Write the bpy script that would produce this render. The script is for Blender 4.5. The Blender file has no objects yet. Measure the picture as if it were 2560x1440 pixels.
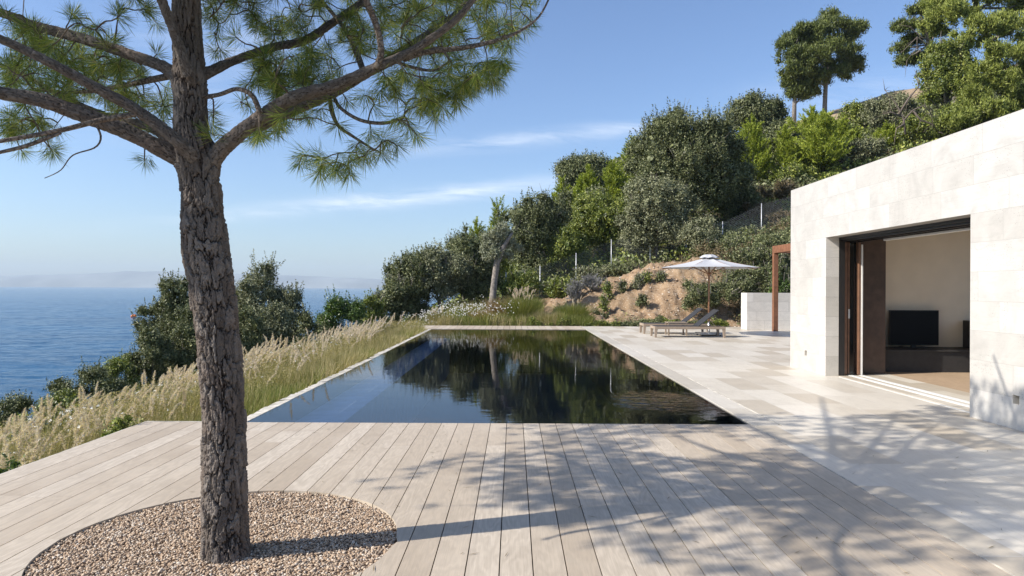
import bpy, math, random
import numpy as np
from mathutils import Vector

# ------------------------------------------------------------------ camera, world, sun, exposure
scene = bpy.context.scene
col = scene.collection
FPX = 1707.0          # focal length in pixels of the 2560 px wide photograph (24 mm lens)
EYE = 1.4
cam_d = bpy.data.cameras.new("camera")
cam_d.sensor_width = 36.0
cam_d.lens = 24.0
cam_d.clip_start = 0.05
cam_d.clip_end = 40000.0
cam_d.shift_x = -4.0 / 2560.0
cam = bpy.data.objects.new("camera", cam_d)
cam.location = (0, 0, EYE)
cam.rotation_euler = (math.radians(90.0), math.radians(-0.26), 0)
cam.rotation_mode = 'XYZ'
col.objects.link(cam)
scene.camera = cam

SUN_EL, SUN_AZ = math.radians(36.0), math.radians(17.0)      # light travels to +X and a little to +Y
TRAVEL = Vector((math.cos(SUN_EL) * math.cos(SUN_AZ), math.cos(SUN_EL) * math.sin(SUN_AZ), -math.sin(SUN_EL)))
sun_d = bpy.data.lights.new("sun", 'SUN')
sun_d.energy = 4.6
sun_d.angle = math.radians(0.5)
sun_d.color = (1.0, 0.93, 0.83)
sun = bpy.data.objects.new("sun", sun_d)
sun.rotation_euler = TRAVEL.to_track_quat('-Z', 'Y').to_euler()
sun.location = (-20, -6, 20)
col.objects.link(sun)

world = bpy.data.worlds.new("World")
scene.world = world
world.use_nodes = True
wn, wl = world.node_tree.nodes, world.node_tree.links
wn.clear()
w_out = wn.new('ShaderNodeOutputWorld')
w_bg = wn.new('ShaderNodeBackground')
sky = wn.new('ShaderNodeTexSky')
sky.sky_type = 'NISHITA'
sky.sun_disc = False
sky.sun_elevation = SUN_EL
sky.sun_rotation = math.atan2(-TRAVEL.x, -TRAVEL.y)
sky.altitude = 0
sky.air_density = 1.0
sky.dust_density = 1.0
sky.ozone_density = 1.0
w_bg.inputs['Strength'].default_value = 0.108
# thin cirrus: three long streaks placed by direction, broken up by stretched noise
def wmath(op, a, b=None, clamp=False):
    n = wn.new('ShaderNodeMath'); n.operation = op; n.use_clamp = clamp
    for i, v in enumerate((a, b)):
        if v is None: continue
        if isinstance(v, (int, float)): n.inputs[i].default_value = v
        else: wl.new(v, n.inputs[i])
    return n.outputs[0]
tc = wn.new('ShaderNodeTexCoord')
sep = wn.new('ShaderNodeSeparateXYZ'); wl.new(tc.outputs['Generated'], sep.inputs[0])
yy = wmath('MAXIMUM', sep.outputs[1], 0.02)
su = wmath('DIVIDE', sep.outputs[0], yy)      # tangent-plane coordinates of the sky ahead
sv = wmath('DIVIDE', sep.outputs[2], yy)
comb = wn.new('ShaderNodeCombineXYZ')
wl.new(wmath('MULTIPLY', su, 3.2), comb.inputs[0]); wl.new(wmath('MULTIPLY', sv, 22.0), comb.inputs[1])
nz = wn.new('ShaderNodeTexNoise'); nz.inputs['Scale'].default_value = 2.2; nz.inputs['Detail'].default_value = 7; nz.inputs['Roughness'].default_value = 0.62; nz.inputs['Distortion'].default_value = 0.5
wl.new(comb.outputs[0], nz.inputs['Vector'])
total = None
for (u0, v0, slope, wu, wv, amp) in ((-0.17, 0.130, 0.10, 0.28, 0.012, 0.85), (0.06, 0.222, 0.10, 0.20, 0.011, 0.6), (-0.42, 0.36, 0.05, 0.14, 0.07, 0.28), (0.5, 0.29, 0.04, 0.12, 0.022, 0.35), (-0.6, 0.25, 0.0, 0.2, 0.04, 0.2)):
    du = wmath('SUBTRACT', su, u0)
    dv = wmath('SUBTRACT', wmath('SUBTRACT', sv, v0), wmath('MULTIPLY', du, slope))
    a = wmath('POWER', wmath('ABSOLUTE', wmath('DIVIDE', du, wu)), 2.0)
    b = wmath('POWER', wmath('ABSOLUTE', wmath('DIVIDE', dv, wv)), 2.0)
    g = wmath('MULTIPLY', wmath('POWER', 2.718, wmath('MULTIPLY', wmath('ADD', a, b), -1.0)), amp)
    total = g if total is None else wmath('ADD', total, g)
mask = wmath('MULTIPLY', total, wmath('MULTIPLY', wmath('SUBTRACT', nz.outputs['Fac'], 0.36), 2.8, True), True)
mixc = wn.new('ShaderNodeMix'); mixc.data_type = 'RGBA'
tint = wn.new('ShaderNodeMix'); tint.data_type = 'RGBA'; tint.blend_type = 'MULTIPLY'; tint.inputs[0].default_value = 1.0
wl.new(sky.outputs[0], tint.inputs[6]); tint.inputs[7].default_value = (0.78, 0.89, 1.08, 1)
wl.new(mask, mixc.inputs[0]); wl.new(tint.outputs[2], mixc.inputs[6]); mixc.inputs[7].default_value = (6.6, 7.0, 7.6, 1)
wl.new(mixc.outputs[2], w_bg.inputs['Color'])
wl.new(w_bg.outputs[0], w_out.inputs[0])

vs = scene.view_settings
vs.view_transform = 'Standard'
vs.look = 'None'
vs.exposure = 0.70
vs.gamma = 1.0
vs.use_curve_mapping = False
scene.cycles.max_bounces = 9
scene.cycles.diffuse_bounces = 7
scene.cycles.transparent_max_bounces = 8
scene.cycles.volume_bounces = 0
scene.cycles.caustics_reflective = False
scene.cycles.caustics_refractive = False

# ------------------------------------------------------------------ helpers
def hy(px): return 719.5 + 0.0045 * (px - 1284)
def at(px, py, D):
    return ((px - 1284) / FPX * D, D, EYE - (py - hy(px)) / FPX * D)

def new_mesh(name, V, F, mat=None, smooth=False, attrs=None, mat_idx=None):
    """V (N,3); F list of arrays, each (M,3) or (M,4), or a list of tuples"""
    me = bpy.data.meshes.new(name)
    V = np.asarray(V, dtype=np.float32).reshape(-1, 3)
    if isinstance(F, list) and len(F) and not isinstance(F[0], np.ndarray):
        tot = np.array([len(f) for f in F], dtype=np.int32)
        idx = np.array([i for f in F for i in f], dtype=np.int32)
    else:
        if isinstance(F, np.ndarray): F = [F]
        tot = np.concatenate([np.full(len(f), f.shape[1], dtype=np.int32) for f in F])
        idx = np.concatenate([f.reshape(-1) for f in F]).astype(np.int32)
    start = np.concatenate([[0], np.cumsum(tot)[:-1]]).astype(np.int32)
    me.vertices.add(len(V)); me.vertices.foreach_set('co', V.reshape(-1))
    me.loops.add(len(idx)); me.loops.foreach_set('vertex_index', idx)
    me.polygons.add(len(tot)); me.polygons.foreach_set('loop_start', start); me.polygons.foreach_set('loop_total', tot)
    me.polygons.foreach_set('use_smooth', np.full(len(tot), bool(smooth)))
    for m in (mat if isinstance(mat, (list, tuple)) else [mat]):
        if m is not None: me.materials.append(m)
    if mat_idx is not None: me.polygons.foreach_set('material_index', np.asarray(mat_idx, dtype=np.int32))
    if attrs:
        for k, a in attrs.items():
            at_ = me.attributes.new(k, 'FLOAT', 'POINT'); at_.data.foreach_set('value', np.asarray(a, dtype=np.float32))
    me.update(calc_edges=True)
    me.validate()
    return me

def tag(o, label=None, cat=None, group=None, kind=None):
    if label: o['label'] = label
    if cat: o['category'] = cat
    if group: o['group'] = group
    if kind: o['kind'] = kind
    return o

def link(name, me, parent=None, loc=None):
    o = bpy.data.objects.new(name, me)
    col.objects.link(o)
    if parent is not None: o.parent = parent
    if loc is not None: o.location = loc
    return o

def empty(name, loc, label, cat, group=None):
    o = bpy.data.objects.new(name, None)
    o.empty_display_size = 0.2
    o.location = loc
    col.objects.link(o)
    return tag(o, label, cat, group)

def copy_tree(o, parent=None):
    c = o.copy(); col.objects.link(c)
    if parent is not None: c.parent = parent
    for ch in o.children: copy_tree(ch, c)
    return c

class MB:
    def __init__(s): s.v = []; s.f = []
    def quad(s, a, b, c, d):
        n = len(s.v); s.v += [a, b, c, d]; s.f.append((n, n + 1, n + 2, n + 3)); return s
    def box(s, x0, x1, y0, y1, z0, z1):
        n = len(s.v)
        s.v += [(x0, y0, z0), (x1, y0, z0), (x1, y1, z0), (x0, y1, z0), (x0, y0, z1), (x1, y0, z1), (x1, y1, z1), (x0, y1, z1)]
        for f in ((0, 3, 2, 1), (4, 5, 6, 7), (0, 1, 5, 4), (1, 2, 6, 5), (2, 3, 7, 6), (3, 0, 4, 7)): s.f.append(tuple(n + i for i in f))
        return s
    def hexa(s, bot, top):
        n = len(s.v); s.v += list(bot) + list(top)
        for f in ((0, 3, 2, 1), (4, 5, 6, 7), (0, 1, 5, 4), (1, 2, 6, 5), (2, 3, 7, 6), (3, 0, 4, 7)): s.f.append(tuple(n + i for i in f))
        return s
    def tube(s, pts, rad, n=8, cap=True):
        pts = [Vector(p) for p in pts]
        if isinstance(rad, (int, float)): rad = [rad] * len(pts)
        base = len(s.v); prev = None
        for i, p in enumerate(pts):
            t = (pts[min(i + 1, len(pts) - 1)] - pts[max(i - 1, 0)])
            if t.length < 1e-9: t = Vector((0, 0, 1))
            t.normalize()
            if prev is None:
                a = t.orthogonal().normalized()
            else:
                a = (prev - t * prev.dot(t))
                a = a.normalized() if a.length > 1e-6 else t.orthogonal().normalized()
            prev = a; b = t.cross(a)
            for k in range(n):
                an = 2 * math.pi * k / n
                s.v.append(tuple(p + (a * math.cos(an) + b * math.sin(an)) * rad[i]))
        for i in range(len(pts) - 1):
            for k in range(n):
                s.f.append((base + i * n + k, base + i * n + (k + 1) % n, base + (i + 1) * n + (k + 1) % n, base + (i + 1) * n + k))
        if cap:
            s.f.append(tuple(base + k for k in range(n))[::-1]); s.f.append(tuple(base + (len(pts) - 1) * n + k for k in range(n)))
        return s
    def build(s, name, m, parent=None, smooth=False, bevel=0.0):
        V = np.array(s.v, dtype=np.float32)
        if parent is not None:
            o_ = Vector((0, 0, 0)); q = parent
            while q is not None: o_ += Vector(q.location); q = q.parent
            V = V - np.array(o_, dtype=np.float32)
        me = new_mesh(name, V, s.f, m, smooth)
        o = link(name, me, parent)
        if bevel:
            md = o.modifiers.new('bevel', 'BEVEL'); md.width = bevel; md.segments = 2; md.limit_method = 'ANGLE'
        return o

# value noise in numpy
def hash3(ix, iy, iz, seed=0):
    h = (ix * 374761393 + iy * 668265263 + iz * 2147483647 + seed * 1274126177) & 0xFFFFFFFF
    h = ((h ^ (h >> 13)) * 1274126177) & 0xFFFFFFFF
    return ((h ^ (h >> 16)) & 0xFFFF) / 65535.0
def vnoise(x, y, z=0.0, seed=0):
    x = np.asarray(x, float); y = np.asarray(y, float); z = np.asarray(z, float) + np.zeros_like(x)
    fx, fy, fz = np.floor(x), np.floor(y), np.floor(z)
    ix, iy, iz = fx.astype(np.int64), fy.astype(np.int64), fz.astype(np.int64)
    tx, ty, tz = x - fx, y - fy, z - fz
    tx, ty, tz = [t * t * (3 - 2 * t) for t in (tx, ty, tz)]
    r = 0
    for a in (0, 1):
        for b in (0, 1):
            for c in (0, 1):
                w = (tx if a else 1 - tx) * (ty if b else 1 - ty) * (tz if c else 1 - tz)
                r = r + w * hash3(ix + a, iy + b, iz + c, seed)
    return r * 2 - 1
def fbm(x, y, z=0.0, seed=0, oct=4):
    r = 0; a = 1.0; f = 1.0; t = 0
    for i in range(oct):
        r = r + a * vnoise(x * f, y * f, np.asarray(z) * f, seed + i); t += a; a *= 0.5; f *= 2.03
    return r / t
def sstep(a, b, x):
    t = np.clip((np.asarray(x, float) - a) / (b - a), 0, 1); return t * t * (3 - 2 * t)

# ------------------------------------------------------------------ materials
class NT:
    def __init__(s, name):
        s.m = bpy.data.materials.new(name); s.m.use_nodes = True
        s.n = s.m.node_tree.nodes; s.l = s.m.node_tree.links
        s.n.clear()
        s.out = s.n.new('ShaderNodeOutputMaterial'); s.p = s.n.new('ShaderNodeBsdfPrincipled')
        s.l.new(s.p.outputs[0], s.out.inputs[0])
    def set(s, **k):
        for a, v in k.items():
            i = s.p.inputs[a.replace('_', ' ')]
            if hasattr(v, 'links') or isinstance(v, bpy.types.NodeSocket): s.l.new(v, i)
            elif isinstance(v, tuple) and len(v) == 3: i.default_value = (*v, 1)
            else: i.default_value = v
        return s
    def put(s, i, v):
        if isinstance(v, bpy.types.NodeSocket): s.l.new(v, i)
        elif isinstance(v, tuple) and len(v) == 3 and i.type == 'RGBA': i.default_value = (*v, 1)
        else: i.default_value = v
    def math(s, op, a, b=0.0, c=None, clamp=False):
        n = s.n.new('ShaderNodeMath'); n.operation = op; n.use_clamp = clamp
        s.put(n.inputs[0], a); s.put(n.inputs[1], b)
        if c is not None: s.put(n.inputs[2], c)
        return n.outputs[0]
    def mix(s, f, a, b, blend='MIX'):
        n = s.n.new('ShaderNodeMix'); n.data_type = 'RGBA'; n.blend_type = blend
        s.put(n.inputs[0], f); s.put(n.inputs[6], a); s.put(n.inputs[7], b); return n.outputs[2]
    def objco(s):
        t = s.n.new('ShaderNodeTexCoord'); return t.outputs['Object']
    def xyz(s, v):
        n = s.n.new('ShaderNodeSeparateXYZ'); s.l.new(v, n.inputs[0]); return n.outputs
    def vec(s, x, y, z=0.0):
        n = s.n.new('ShaderNodeCombineXYZ'); s.put(n.inputs[0], x); s.put(n.inputs[1], y); s.put(n.inputs[2], z); return n.outputs[0]
    def noise(s, v=None, scale=5, detail=4, rough=0.5, dist=0.0):
        n = s.n.new('ShaderNodeTexNoise')
        if v is not None: s.l.new(v, n.inputs['Vector'])
        n.inputs['Scale'].default_value = scale; n.inputs['Detail'].default_value = detail
        n.inputs['Roughness'].default_value = rough; n.inputs['Distortion'].default_value = dist
        return n.outputs['Fac']
    def voro(s, v, scale=5, feature='F1', out='Distance', rnd=1.0):
        n = s.n.new('ShaderNodeTexVoronoi'); n.feature = feature
        s.l.new(v, n.inputs['Vector']); n.inputs['Scale'].default_value = scale; n.inputs['Randomness'].default_value = rnd
        return n.outputs[out]
    def white(s, v):
        n = s.n.new('ShaderNodeTexWhiteNoise'); n.noise_dimensions = '3D'; s.l.new(v, n.inputs['Vector']); return n.outputs
    def ramp(s, f, stops):
        n = s.n.new('ShaderNodeValToRGB'); s.l.new(f, n.inputs[0]); cr = n.color_ramp
        while len(cr.elements) < len(stops): cr.elements.new(0.5)
        for e, (p, c) in zip(cr.elements, stops):
            e.position = p; e.color = (*c, 1) if isinstance(c, tuple) else (c, c, c, 1)
        return n.outputs[0]
    def bump(s, h, strength=0.3, dist=0.01, normal=None):
        n = s.n.new('ShaderNodeBump'); s.l.new(h, n.inputs['Height']); n.inputs['Strength'].default_value = strength; n.inputs['Distance'].default_value = dist
        if normal is not None: s.l.new(normal, n.inputs['Normal'])
        return n.outputs[0]
    def attr(s, name):
        n = s.n.new('ShaderNodeAttribute'); n.attribute_name = name; return n.outputs['Fac']
    def island(s):
        n = s.n.new('ShaderNodeNewGeometry'); return n.outputs['Random Per Island']

def plain(name, c, rough=0.5, metal=0.0, spec=0.5, var=0.08, scale=12.0, bump=0.1):
    t = NT(name)
    f = t.noise(t.objco(), scale, 5, 0.6)
    dark = tuple(v * (1 - var * 2) for v in c); lite = tuple(min(1, v * (1 + var * 2)) for v in c)
    t.set(Base_Color=t.ramp(f, [(0.3, dark), (0.7, lite)]), Roughness=rough, Metallic=metal)
    t.p.inputs['Specular IOR Level'].default_value = spec
    if bump: t.set(Normal=t.bump(t.noise(t.objco(), scale * 8, 4, 0.6), bump, 0.003))
    return t.m

def tiles(name, ua, va, rowh, L, cols, joint, jcol, pits=0.5, stain=0.35, rough=0.55, u_along=None, spec=0.35):
    """running rows: v rows of height rowh, each shifted at random; blocks of about length L"""
    t = NT(name); co = t.objco(); x = t.xyz(co)
    u, v = x[ua], x[va]
    row = t.math('FLOOR', t.math('DIVIDE', v, rowh))
    r1 = t.white(t.vec(row, 3.7, 1.3))
    Lr = t.math('MULTIPLY', t.math('ADD', t.math('MULTIPLY', r1[0], 0.5), 0.75), L)
    un = t.math('DIVIDE', t.math('ADD', u, t.math('MULTIPLY', r1[0], 37.0)), Lr)
    ci = t.math('FLOOR', un)
    idn = t.white(t.vec(ci, row, 0.5))
    fu = t.math('FRACT', un); fv = t.math('FRACT', t.math('DIVIDE', v, rowh))
    du = t.math('MULTIPLY', t.math('MINIMUM', fu, t.math('SUBTRACT', 1.0, fu)), Lr)
    dv = t.math('MULTIPLY', t.math('MINIMUM', fv, t.math('SUBTRACT', 1.0, fv)), rowh)
    dj = t.math('MINIMUM', du, dv)
    jm = t.math('LESS_THAN', dj, joint)
    base = t.ramp(idn[0], cols)
    off = t.vec(t.math('MULTIPLY', idn[0], 91.0), t.math('MULTIPLY', idn[0], 57.0), t.math('MULTIPLY', idn[0], 33.0))
    add = t.n.new('ShaderNodeVectorMath'); add.operation = 'ADD'; t.l.new(co, add.inputs[0]); t.l.new(off, add.inputs[1]); pc = add.outputs[0]
    cloud = t.noise(pc, 2.3, 8, 0.66, 0.8)
    base = t.mix(t.math('MULTIPLY', t.math('SUBTRACT', cloud, 0.42), 3.0 * stain, clamp=True), base, tuple(c * 0.6 for c in cols[0][1]), 'MIX')
    px = t.xyz(pc)
    vein = t.noise(t.vec(t.math('MULTIPLY', px[ua], 3.0), t.math('MULTIPLY', px[va], 22.0), px[0]), 1.0, 6, 0.7, 1.5)
    base = t.mix(t.math('MULTIPLY', t.math('SUBTRACT', vein, 0.5), 1.6, clamp=True), base, tuple(c * 0.72 for c in cols[0][1]))
    cell = t.voro(t.vec(t.math('MULTIPLY', px[ua], 1.0), t.math('MULTIPLY', px[va], 1.8), px[0]), 34.0)
    zone = t.math('GREATER_THAN', t.noise(pc, 1.7, 3, 0.6), 0.62 - 0.1 * pits)
    pit = t.math('MULTIPLY', t.math('LESS_THAN', cell, 0.16), zone)
    base = t.mix(t.math('MULTIPLY', pit, 0.75 * pits), base, tuple(c * 0.3 for c in cols[0][1]))
    base = t.mix(jm, base, jcol)
    h = t.math('SUBTRACT', t.math('MULTIPLY', cloud, 0.2), t.math('ADD', t.math('MULTIPLY', pit, 0.8), t.math('MULTIPLY', jm, 0.6)))
    t.set(Base_Color=base, Roughness=rough, Normal=t.bump(h, 0.5, 0.003))
    t.p.inputs['Specular IOR Level'].default_value = spec
    return t.m

def foliage(name, cols, rough=0.5, trans=0.3, spec=0.4):
    t = NT(name)
    isl = t.island()
    big = t.noise(t.objco(), 0.9, 3, 0.6)
    f = t.math('ADD', t.math('MULTIPLY', isl, 0.65), t.math('MULTIPLY', big, 0.45), clamp=True)
    n = len(cols)
    c = t.ramp(f, [(0.15 + 0.75 * i / (n - 1), k) for i, k in enumerate(cols)])
    t.set(Base_Color=c, Roughness=rough)
    t.p.inputs['Specular IOR Level'].default_value = spec
    tr = t.n.new('ShaderNodeBsdfTranslucent'); t.l.new(t.mix(1.0, c, (1.0, 1.0, 0.45), 'MULTIPLY'), tr.inputs[0])
    mx = t.n.new('ShaderNodeMixShader'); mx.inputs[0].default_value = trans
    t.l.new(t.p.outputs[0], mx.inputs[1]); t.l.new(tr.outputs[0], mx.inputs[2]); t.l.new(mx.outputs[0], t.out.inputs[0])
    return t.m

M = {}
TRAV = [(0.0, (0.50, 0.465, 0.41)), (0.35, (0.62, 0.59, 0.535)), (0.7, (0.70, 0.67, 0.62)), (1.0, (0.76, 0.735, 0.69))]
M['facade'] = tiles('travertine_cladding', 1, 2, 0.32, 0.95, [(p, tuple(min(0.8, v * 0.72) for v in c)) for p, c in [(0.0, (0.655, 0.628, 0.58)), (0.4, (0.695, 0.67, 0.625)), (1.0, (0.74, 0.72, 0.68))]], 0.0018, (0.34, 0.325, 0.30), 1.0, 0.5, 0.6)
M['jamb'] = tiles('travertine_return', 0, 2, 0.32, 4.0, [(0.0, (0.50, 0.47, 0.42)), (0.5, (0.58, 0.55, 0.50)), (1.0, (0.64, 0.61, 0.56))], 0.0018, (0.36, 0.34, 0.31), 1.0, 0.3, 0.6)
M['terrace'] = tiles('travertine_paving', 1, 0, 0.45, 1.05, [(0.0, (0.475, 0.415, 0.33)), (0.3, (0.53, 0.475, 0.39)), (0.45, (0.60, 0.55, 0.465)), (1.0, (0.65, 0.605, 0.525))], 0.0028, (0.60, 0.57, 0.52), 0.5, 0.22, 0.42, spec=0.45)
M['coping'] = tiles('travertine_coping', 1, 0, 5.0, 1.5, [(0.0, (0.48, 0.44, 0.37)), (0.5, (0.55, 0.505, 0.43)), (1.0, (0.60, 0.56, 0.49))], 0.002, (0.42, 0.39, 0.34), 0.6, 0.3, 0.45)
M['lowwall'] = tiles('travertine_low_wall', 0, 2, 0.32, 1.3, [(0.0, (0.54, 0.51, 0.46)), (0.5, (0.62, 0.59, 0.54)), (1.0, (0.68, 0.65, 0.60))], 0.003, (0.36, 0.34, 0.31), 1.0, 0.4, 0.6)

def wood_deck(name, c0, c1, c2, gx=1.0):
    t = NT(name); co = t.objco(); x = t.xyz(co); isl = t.island()
    o1 = t.math('MULTIPLY', isl, 113.0)
    warp = t.noise(t.vec(t.math('ADD', t.math('MULTIPLY', x[0], 5.0), o1), t.math('MULTIPLY', x[1], 1.1), o1), 1.0, 3, 0.5)
    ring = t.math('SINE', t.math('MULTIPLY', warp, 75.0))
    ringm = t.math('MULTIPLY', t.math('ADD', ring, 1.0), 0.5)
    fib = t.noise(t.vec(t.math('ADD', t.math('MULTIPLY', x[0], 160.0), o1), t.math('MULTIPLY', x[1], 5.0), o1), 1.0, 5, 0.65)
    bigz = t.noise(t.vec(t.math('ADD', t.math('MULTIPLY', x[0], 2.0), o1), t.math('MULTIPLY', x[1], 0.9), o1), 1.0, 4, 0.6)
    base = t.ramp(isl, [(0.0, c0), (0.45, c1), (1.0, c2)])
    dk = tuple(v * 0.72 for v in c1)
    base = t.mix(t.math('MULTIPLY', ringm, t.math('MULTIPLY', bigz, 0.85)), base, dk)
    base = t.mix(t.math('MULTIPLY', t.math('SUBTRACT', fib, 0.40), 1.6, clamp=True), base, tuple(v * 0.62 for v in c1))
    base = t.mix(t.math('MULTIPLY', t.math('SUBTRACT', bigz, 0.45), 1.3, clamp=True), base, tuple(min(1, v * 1.12) for v in c2))
    stain = t.noise(co, 1.3, 6, 0.7, 0.5)
    base = t.mix(t.math('MULTIPLY', t.math('SUBTRACT', stain, 0.5), 1.6, clamp=True), base, tuple(v * 0.74 for v in c0))
    h = t.math('ADD', fib, t.math('MULTIPLY', ringm, 0.4))
    t.set(Base_Color=base, Roughness=0.62, Normal=t.bump(h, 0.25, 0.0015))
    t.p.inputs['Specular IOR Level'].default_value = 0.3
    return t.m
M['deck'] = wood_deck('weathered_deck_wood', (0.42, 0.345, 0.26), (0.485, 0.41, 0.32), (0.56, 0.49, 0.40))
M['teak'] = wood_deck('weathered_teak', (0.30, 0.23, 0.17), (0.33, 0.26, 0.20), (0.37, 0.30, 0.23))
M['floorwood'] = wood_deck('oak_floor', (0.36, 0.26, 0.17), (0.40, 0.295, 0.20), (0.44, 0.33, 0.23))
M['dark'] = plain('near_black_underlay', (0.02, 0.018, 0.016), 0.9)  # near-black sheets below the deck boards
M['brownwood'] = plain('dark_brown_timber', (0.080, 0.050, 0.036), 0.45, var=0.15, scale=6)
M['brownframe'] = plain('brown_timber_frame', (0.19, 0.10, 0.06), 0.45, var=0.12, scale=6)  # sliding door timber, lighter brown than the wood panel
M['corten'] = plain('rust_brown_steel', (0.19, 0.085, 0.045), 0.65, 0.0, 0.3, 0.14, 9)
M['blackmetal'] = plain('black_track', (0.02, 0.018, 0.017), 0.4)
M['steel'] = plain('brushed_steel', (0.55, 0.55, 0.55), 0.35, 0.9, var=0.05)
M['alu'] = plain('satin_aluminium', (0.72, 0.72, 0.70), 0.4, 0.3, var=0.03)
M['whitepaint'] = plain('white_paint', (0.78, 0.77, 0.74), 0.5, var=0.02, bump=0)
M['plaster'] = plain('white_wall_plaster', (0.84, 0.76, 0.63), 0.85, var=0.02, scale=3, bump=0.05)
M['screen'] = plain('black_glass', (0.006, 0.006, 0.008), 0.3, 0.0, 0.12, var=0.0, bump=0)
M['bench'] = plain('charcoal_stone', (0.03, 0.028, 0.027), 0.6, var=0.1)
M['glassdark'] = plain('dark_glass', (0.01, 0.011, 0.012), 0.08, bump=0)
M['mesh'] = plain('charcoal_textile', (0.025, 0.026, 0.03), 0.7, scale=60)
M['canvas'] = plain('white_canvas', (0.44, 0.445, 0.46), 0.85, var=0.03, scale=8, bump=0.1)
M['parawood'] = plain('oiled_hardwood', (0.27, 0.135, 0.07), 0.5, var=0.12)
M['galv'] = plain('galvanised_steel', (0.52, 0.53, 0.54), 0.45, 0.4, var=0.06)
M['wire'] = plain('galvanised_wire', (0.30, 0.31, 0.31), 0.5, 0.3)
M['orange'] = plain('orange_plastic', (0.8, 0.16, 0.03), 0.4)
M['ledge'] = plain('rough_limestone', (0.50, 0.465, 0.40), 0.8, var=0.22, scale=9, bump=0.6)
M['poolledge'] = plain('sunlit_pool_stone', (0.50, 0.55, 0.64), 0.6, var=0.10, scale=4)  # paler copy of the basin stone, sun on the ledge put into colour
M['basin'] = plain('black_pool_stone', (0.022, 0.025, 0.03), 0.6, var=0.15, scale=4)

def stonewall_mat():
    t = NT('rubble_stone'); c = t.ramp(t.island(), [(0, (0.33, 0.28, 0.22)), (0.4, (0.42, 0.38, 0.32)), (0.7, (0.40, 0.25, 0.17)), (1, (0.50, 0.47, 0.42))])
    n = t.noise(t.objco(), 14, 6, 0.7)
    t.set(Base_Color=t.mix(t.math('MULTIPLY', n, 0.6), c, (0.2, 0.17, 0.14)), Roughness=0.85, Normal=t.bump(n, 0.8, 0.02)); return t.m
M['rubble'] = stonewall_mat()

def bankstone():
    t = NT('bank_stone'); c = t.ramp(t.island(), [(0.0, (0.20, 0.12, 0.07)), (0.4, (0.36, 0.25, 0.16)), (0.75, (0.46, 0.36, 0.26)), (1.0, (0.62, 0.55, 0.46))])
    t.set(Base_Color=c, Roughness=0.9); return t.m
M['bankstone'] = bankstone()
def gravel_mat():
    t = NT('pea_gravel'); isl = t.island()
    c = t.ramp(isl, [(0.0, (0.16, 0.115, 0.08)), (0.25, (0.39, 0.27, 0.175)), (0.6, (0.53, 0.39, 0.265)), (0.85, (0.60, 0.49, 0.37)), (1.0, (0.72, 0.66, 0.58))])
    n = t.noise(t.objco(), 90, 4, 0.6)
    t.set(Base_Color=t.mix(t.math('MULTIPLY', n, 0.5), c, (0.24, 0.19, 0.15)), Roughness=0.8); return t.m
M['gravel'] = gravel_mat()

def bark_mat():
    t = NT('pine_bark'); co = t.objco(); x = t.xyz(co)
    cr = t.attr('crevice'); pl = t.attr('plate')
    n = t.noise(t.vec(t.math('MULTIPLY', x[0], 1.0), x[1], t.math('MULTIPLY', x[2], 0.5)), 60, 6, 0.7)
    n2 = t.noise(co, 7, 4, 0.6)
    c = t.ramp(pl, [(0.0, (0.10, 0.083, 0.07)), (0.5, (0.17, 0.147, 0.128)), (1.0, (0.27, 0.243, 0.217))])
    c = t.mix(t.math('MULTIPLY', t.math('SUBTRACT', n2, 0.45), 1.5, clamp=True), c, (0.21, 0.14, 0.105))
    c = t.mix(t.math('MULTIPLY', n, 0.6), c, (0.10, 0.08, 0.066))
    c = t.mix(t.ramp(cr, [(0.1, 1.0), (0.55, 0.0)]), c, (0.022, 0.014, 0.011))
    t.set(Base_Color=c, Roughness=0.9, Normal=t.bump(n, 0.9, 0.008)); t.p.inputs['Specular IOR Level'].default_value = 0.15
    return t.m
M['bark'] = bark_mat()
def branchbark():
    t = NT('pine_branch_bark'); co = t.objco()
    n = t.noise(co, 45, 6, 0.7); v = t.voro(co, 38, 'DISTANCE_TO_EDGE')
    c = t.ramp(n, [(0.3, (0.13, 0.10, 0.08)), (0.55, (0.23, 0.19, 0.155)), (0.75, (0.32, 0.285, 0.245))])
    c = t.mix(t.ramp(v, [(0.0, 0.8), (0.12, 0.0)]), c, (0.07, 0.05, 0.04))
    h = t.math('ADD', t.math('MULTIPLY', n, 0.6), t.ramp(v, [(0.0, 0.0), (0.2, 1.0)]))
    t.set(Base_Color=c, Roughness=0.88, Normal=t.bump(h, 0.9, 0.007)); t.p.inputs['Specular IOR Level'].default_value = 0.2
    return t.m
M['branch'] = branchbark()
M['twig'] = plain('twig_bark', (0.12, 0.09, 0.065), 0.85, var=0.2, scale=30)
M['greytrunk'] = plain('grey_bark', (0.20, 0.175, 0.15), 0.9, var=0.25, scale=9, bump=0.8)

M['oak'] = foliage('holm_oak_leaves', [(0.033, 0.04, 0.015), (0.078, 0.094, 0.036), (0.158, 0.176, 0.074), (0.292, 0.3, 0.142)], 0.5, 0.1, 0.35)
M['oakgrey'] = foliage('grey_green_leaves', [(0.055, 0.065, 0.032), (0.124, 0.139, 0.071), (0.235, 0.245, 0.137), (0.413, 0.413, 0.253)], 0.55, 0.12, 0.3)
M['mastic'] = foliage('yellow_green_leaves', [(0.041, 0.062, 0.013), (0.105, 0.14, 0.029), (0.21, 0.254, 0.054), (0.404, 0.42, 0.088)], 0.45, 0.2, 0.45)
M['bright'] = foliage('bright_green_leaves', [(0.032, 0.053, 0.014), (0.081, 0.135, 0.034), (0.165, 0.255, 0.06)], 0.4, 0.28, 0.5)
M['ypine'] = foliage('young_pine_needles', [(0.113, 0.149, 0.019), (0.254, 0.313, 0.039), (0.472, 0.519, 0.082)], 0.5, 0.3, 0.3)
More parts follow.
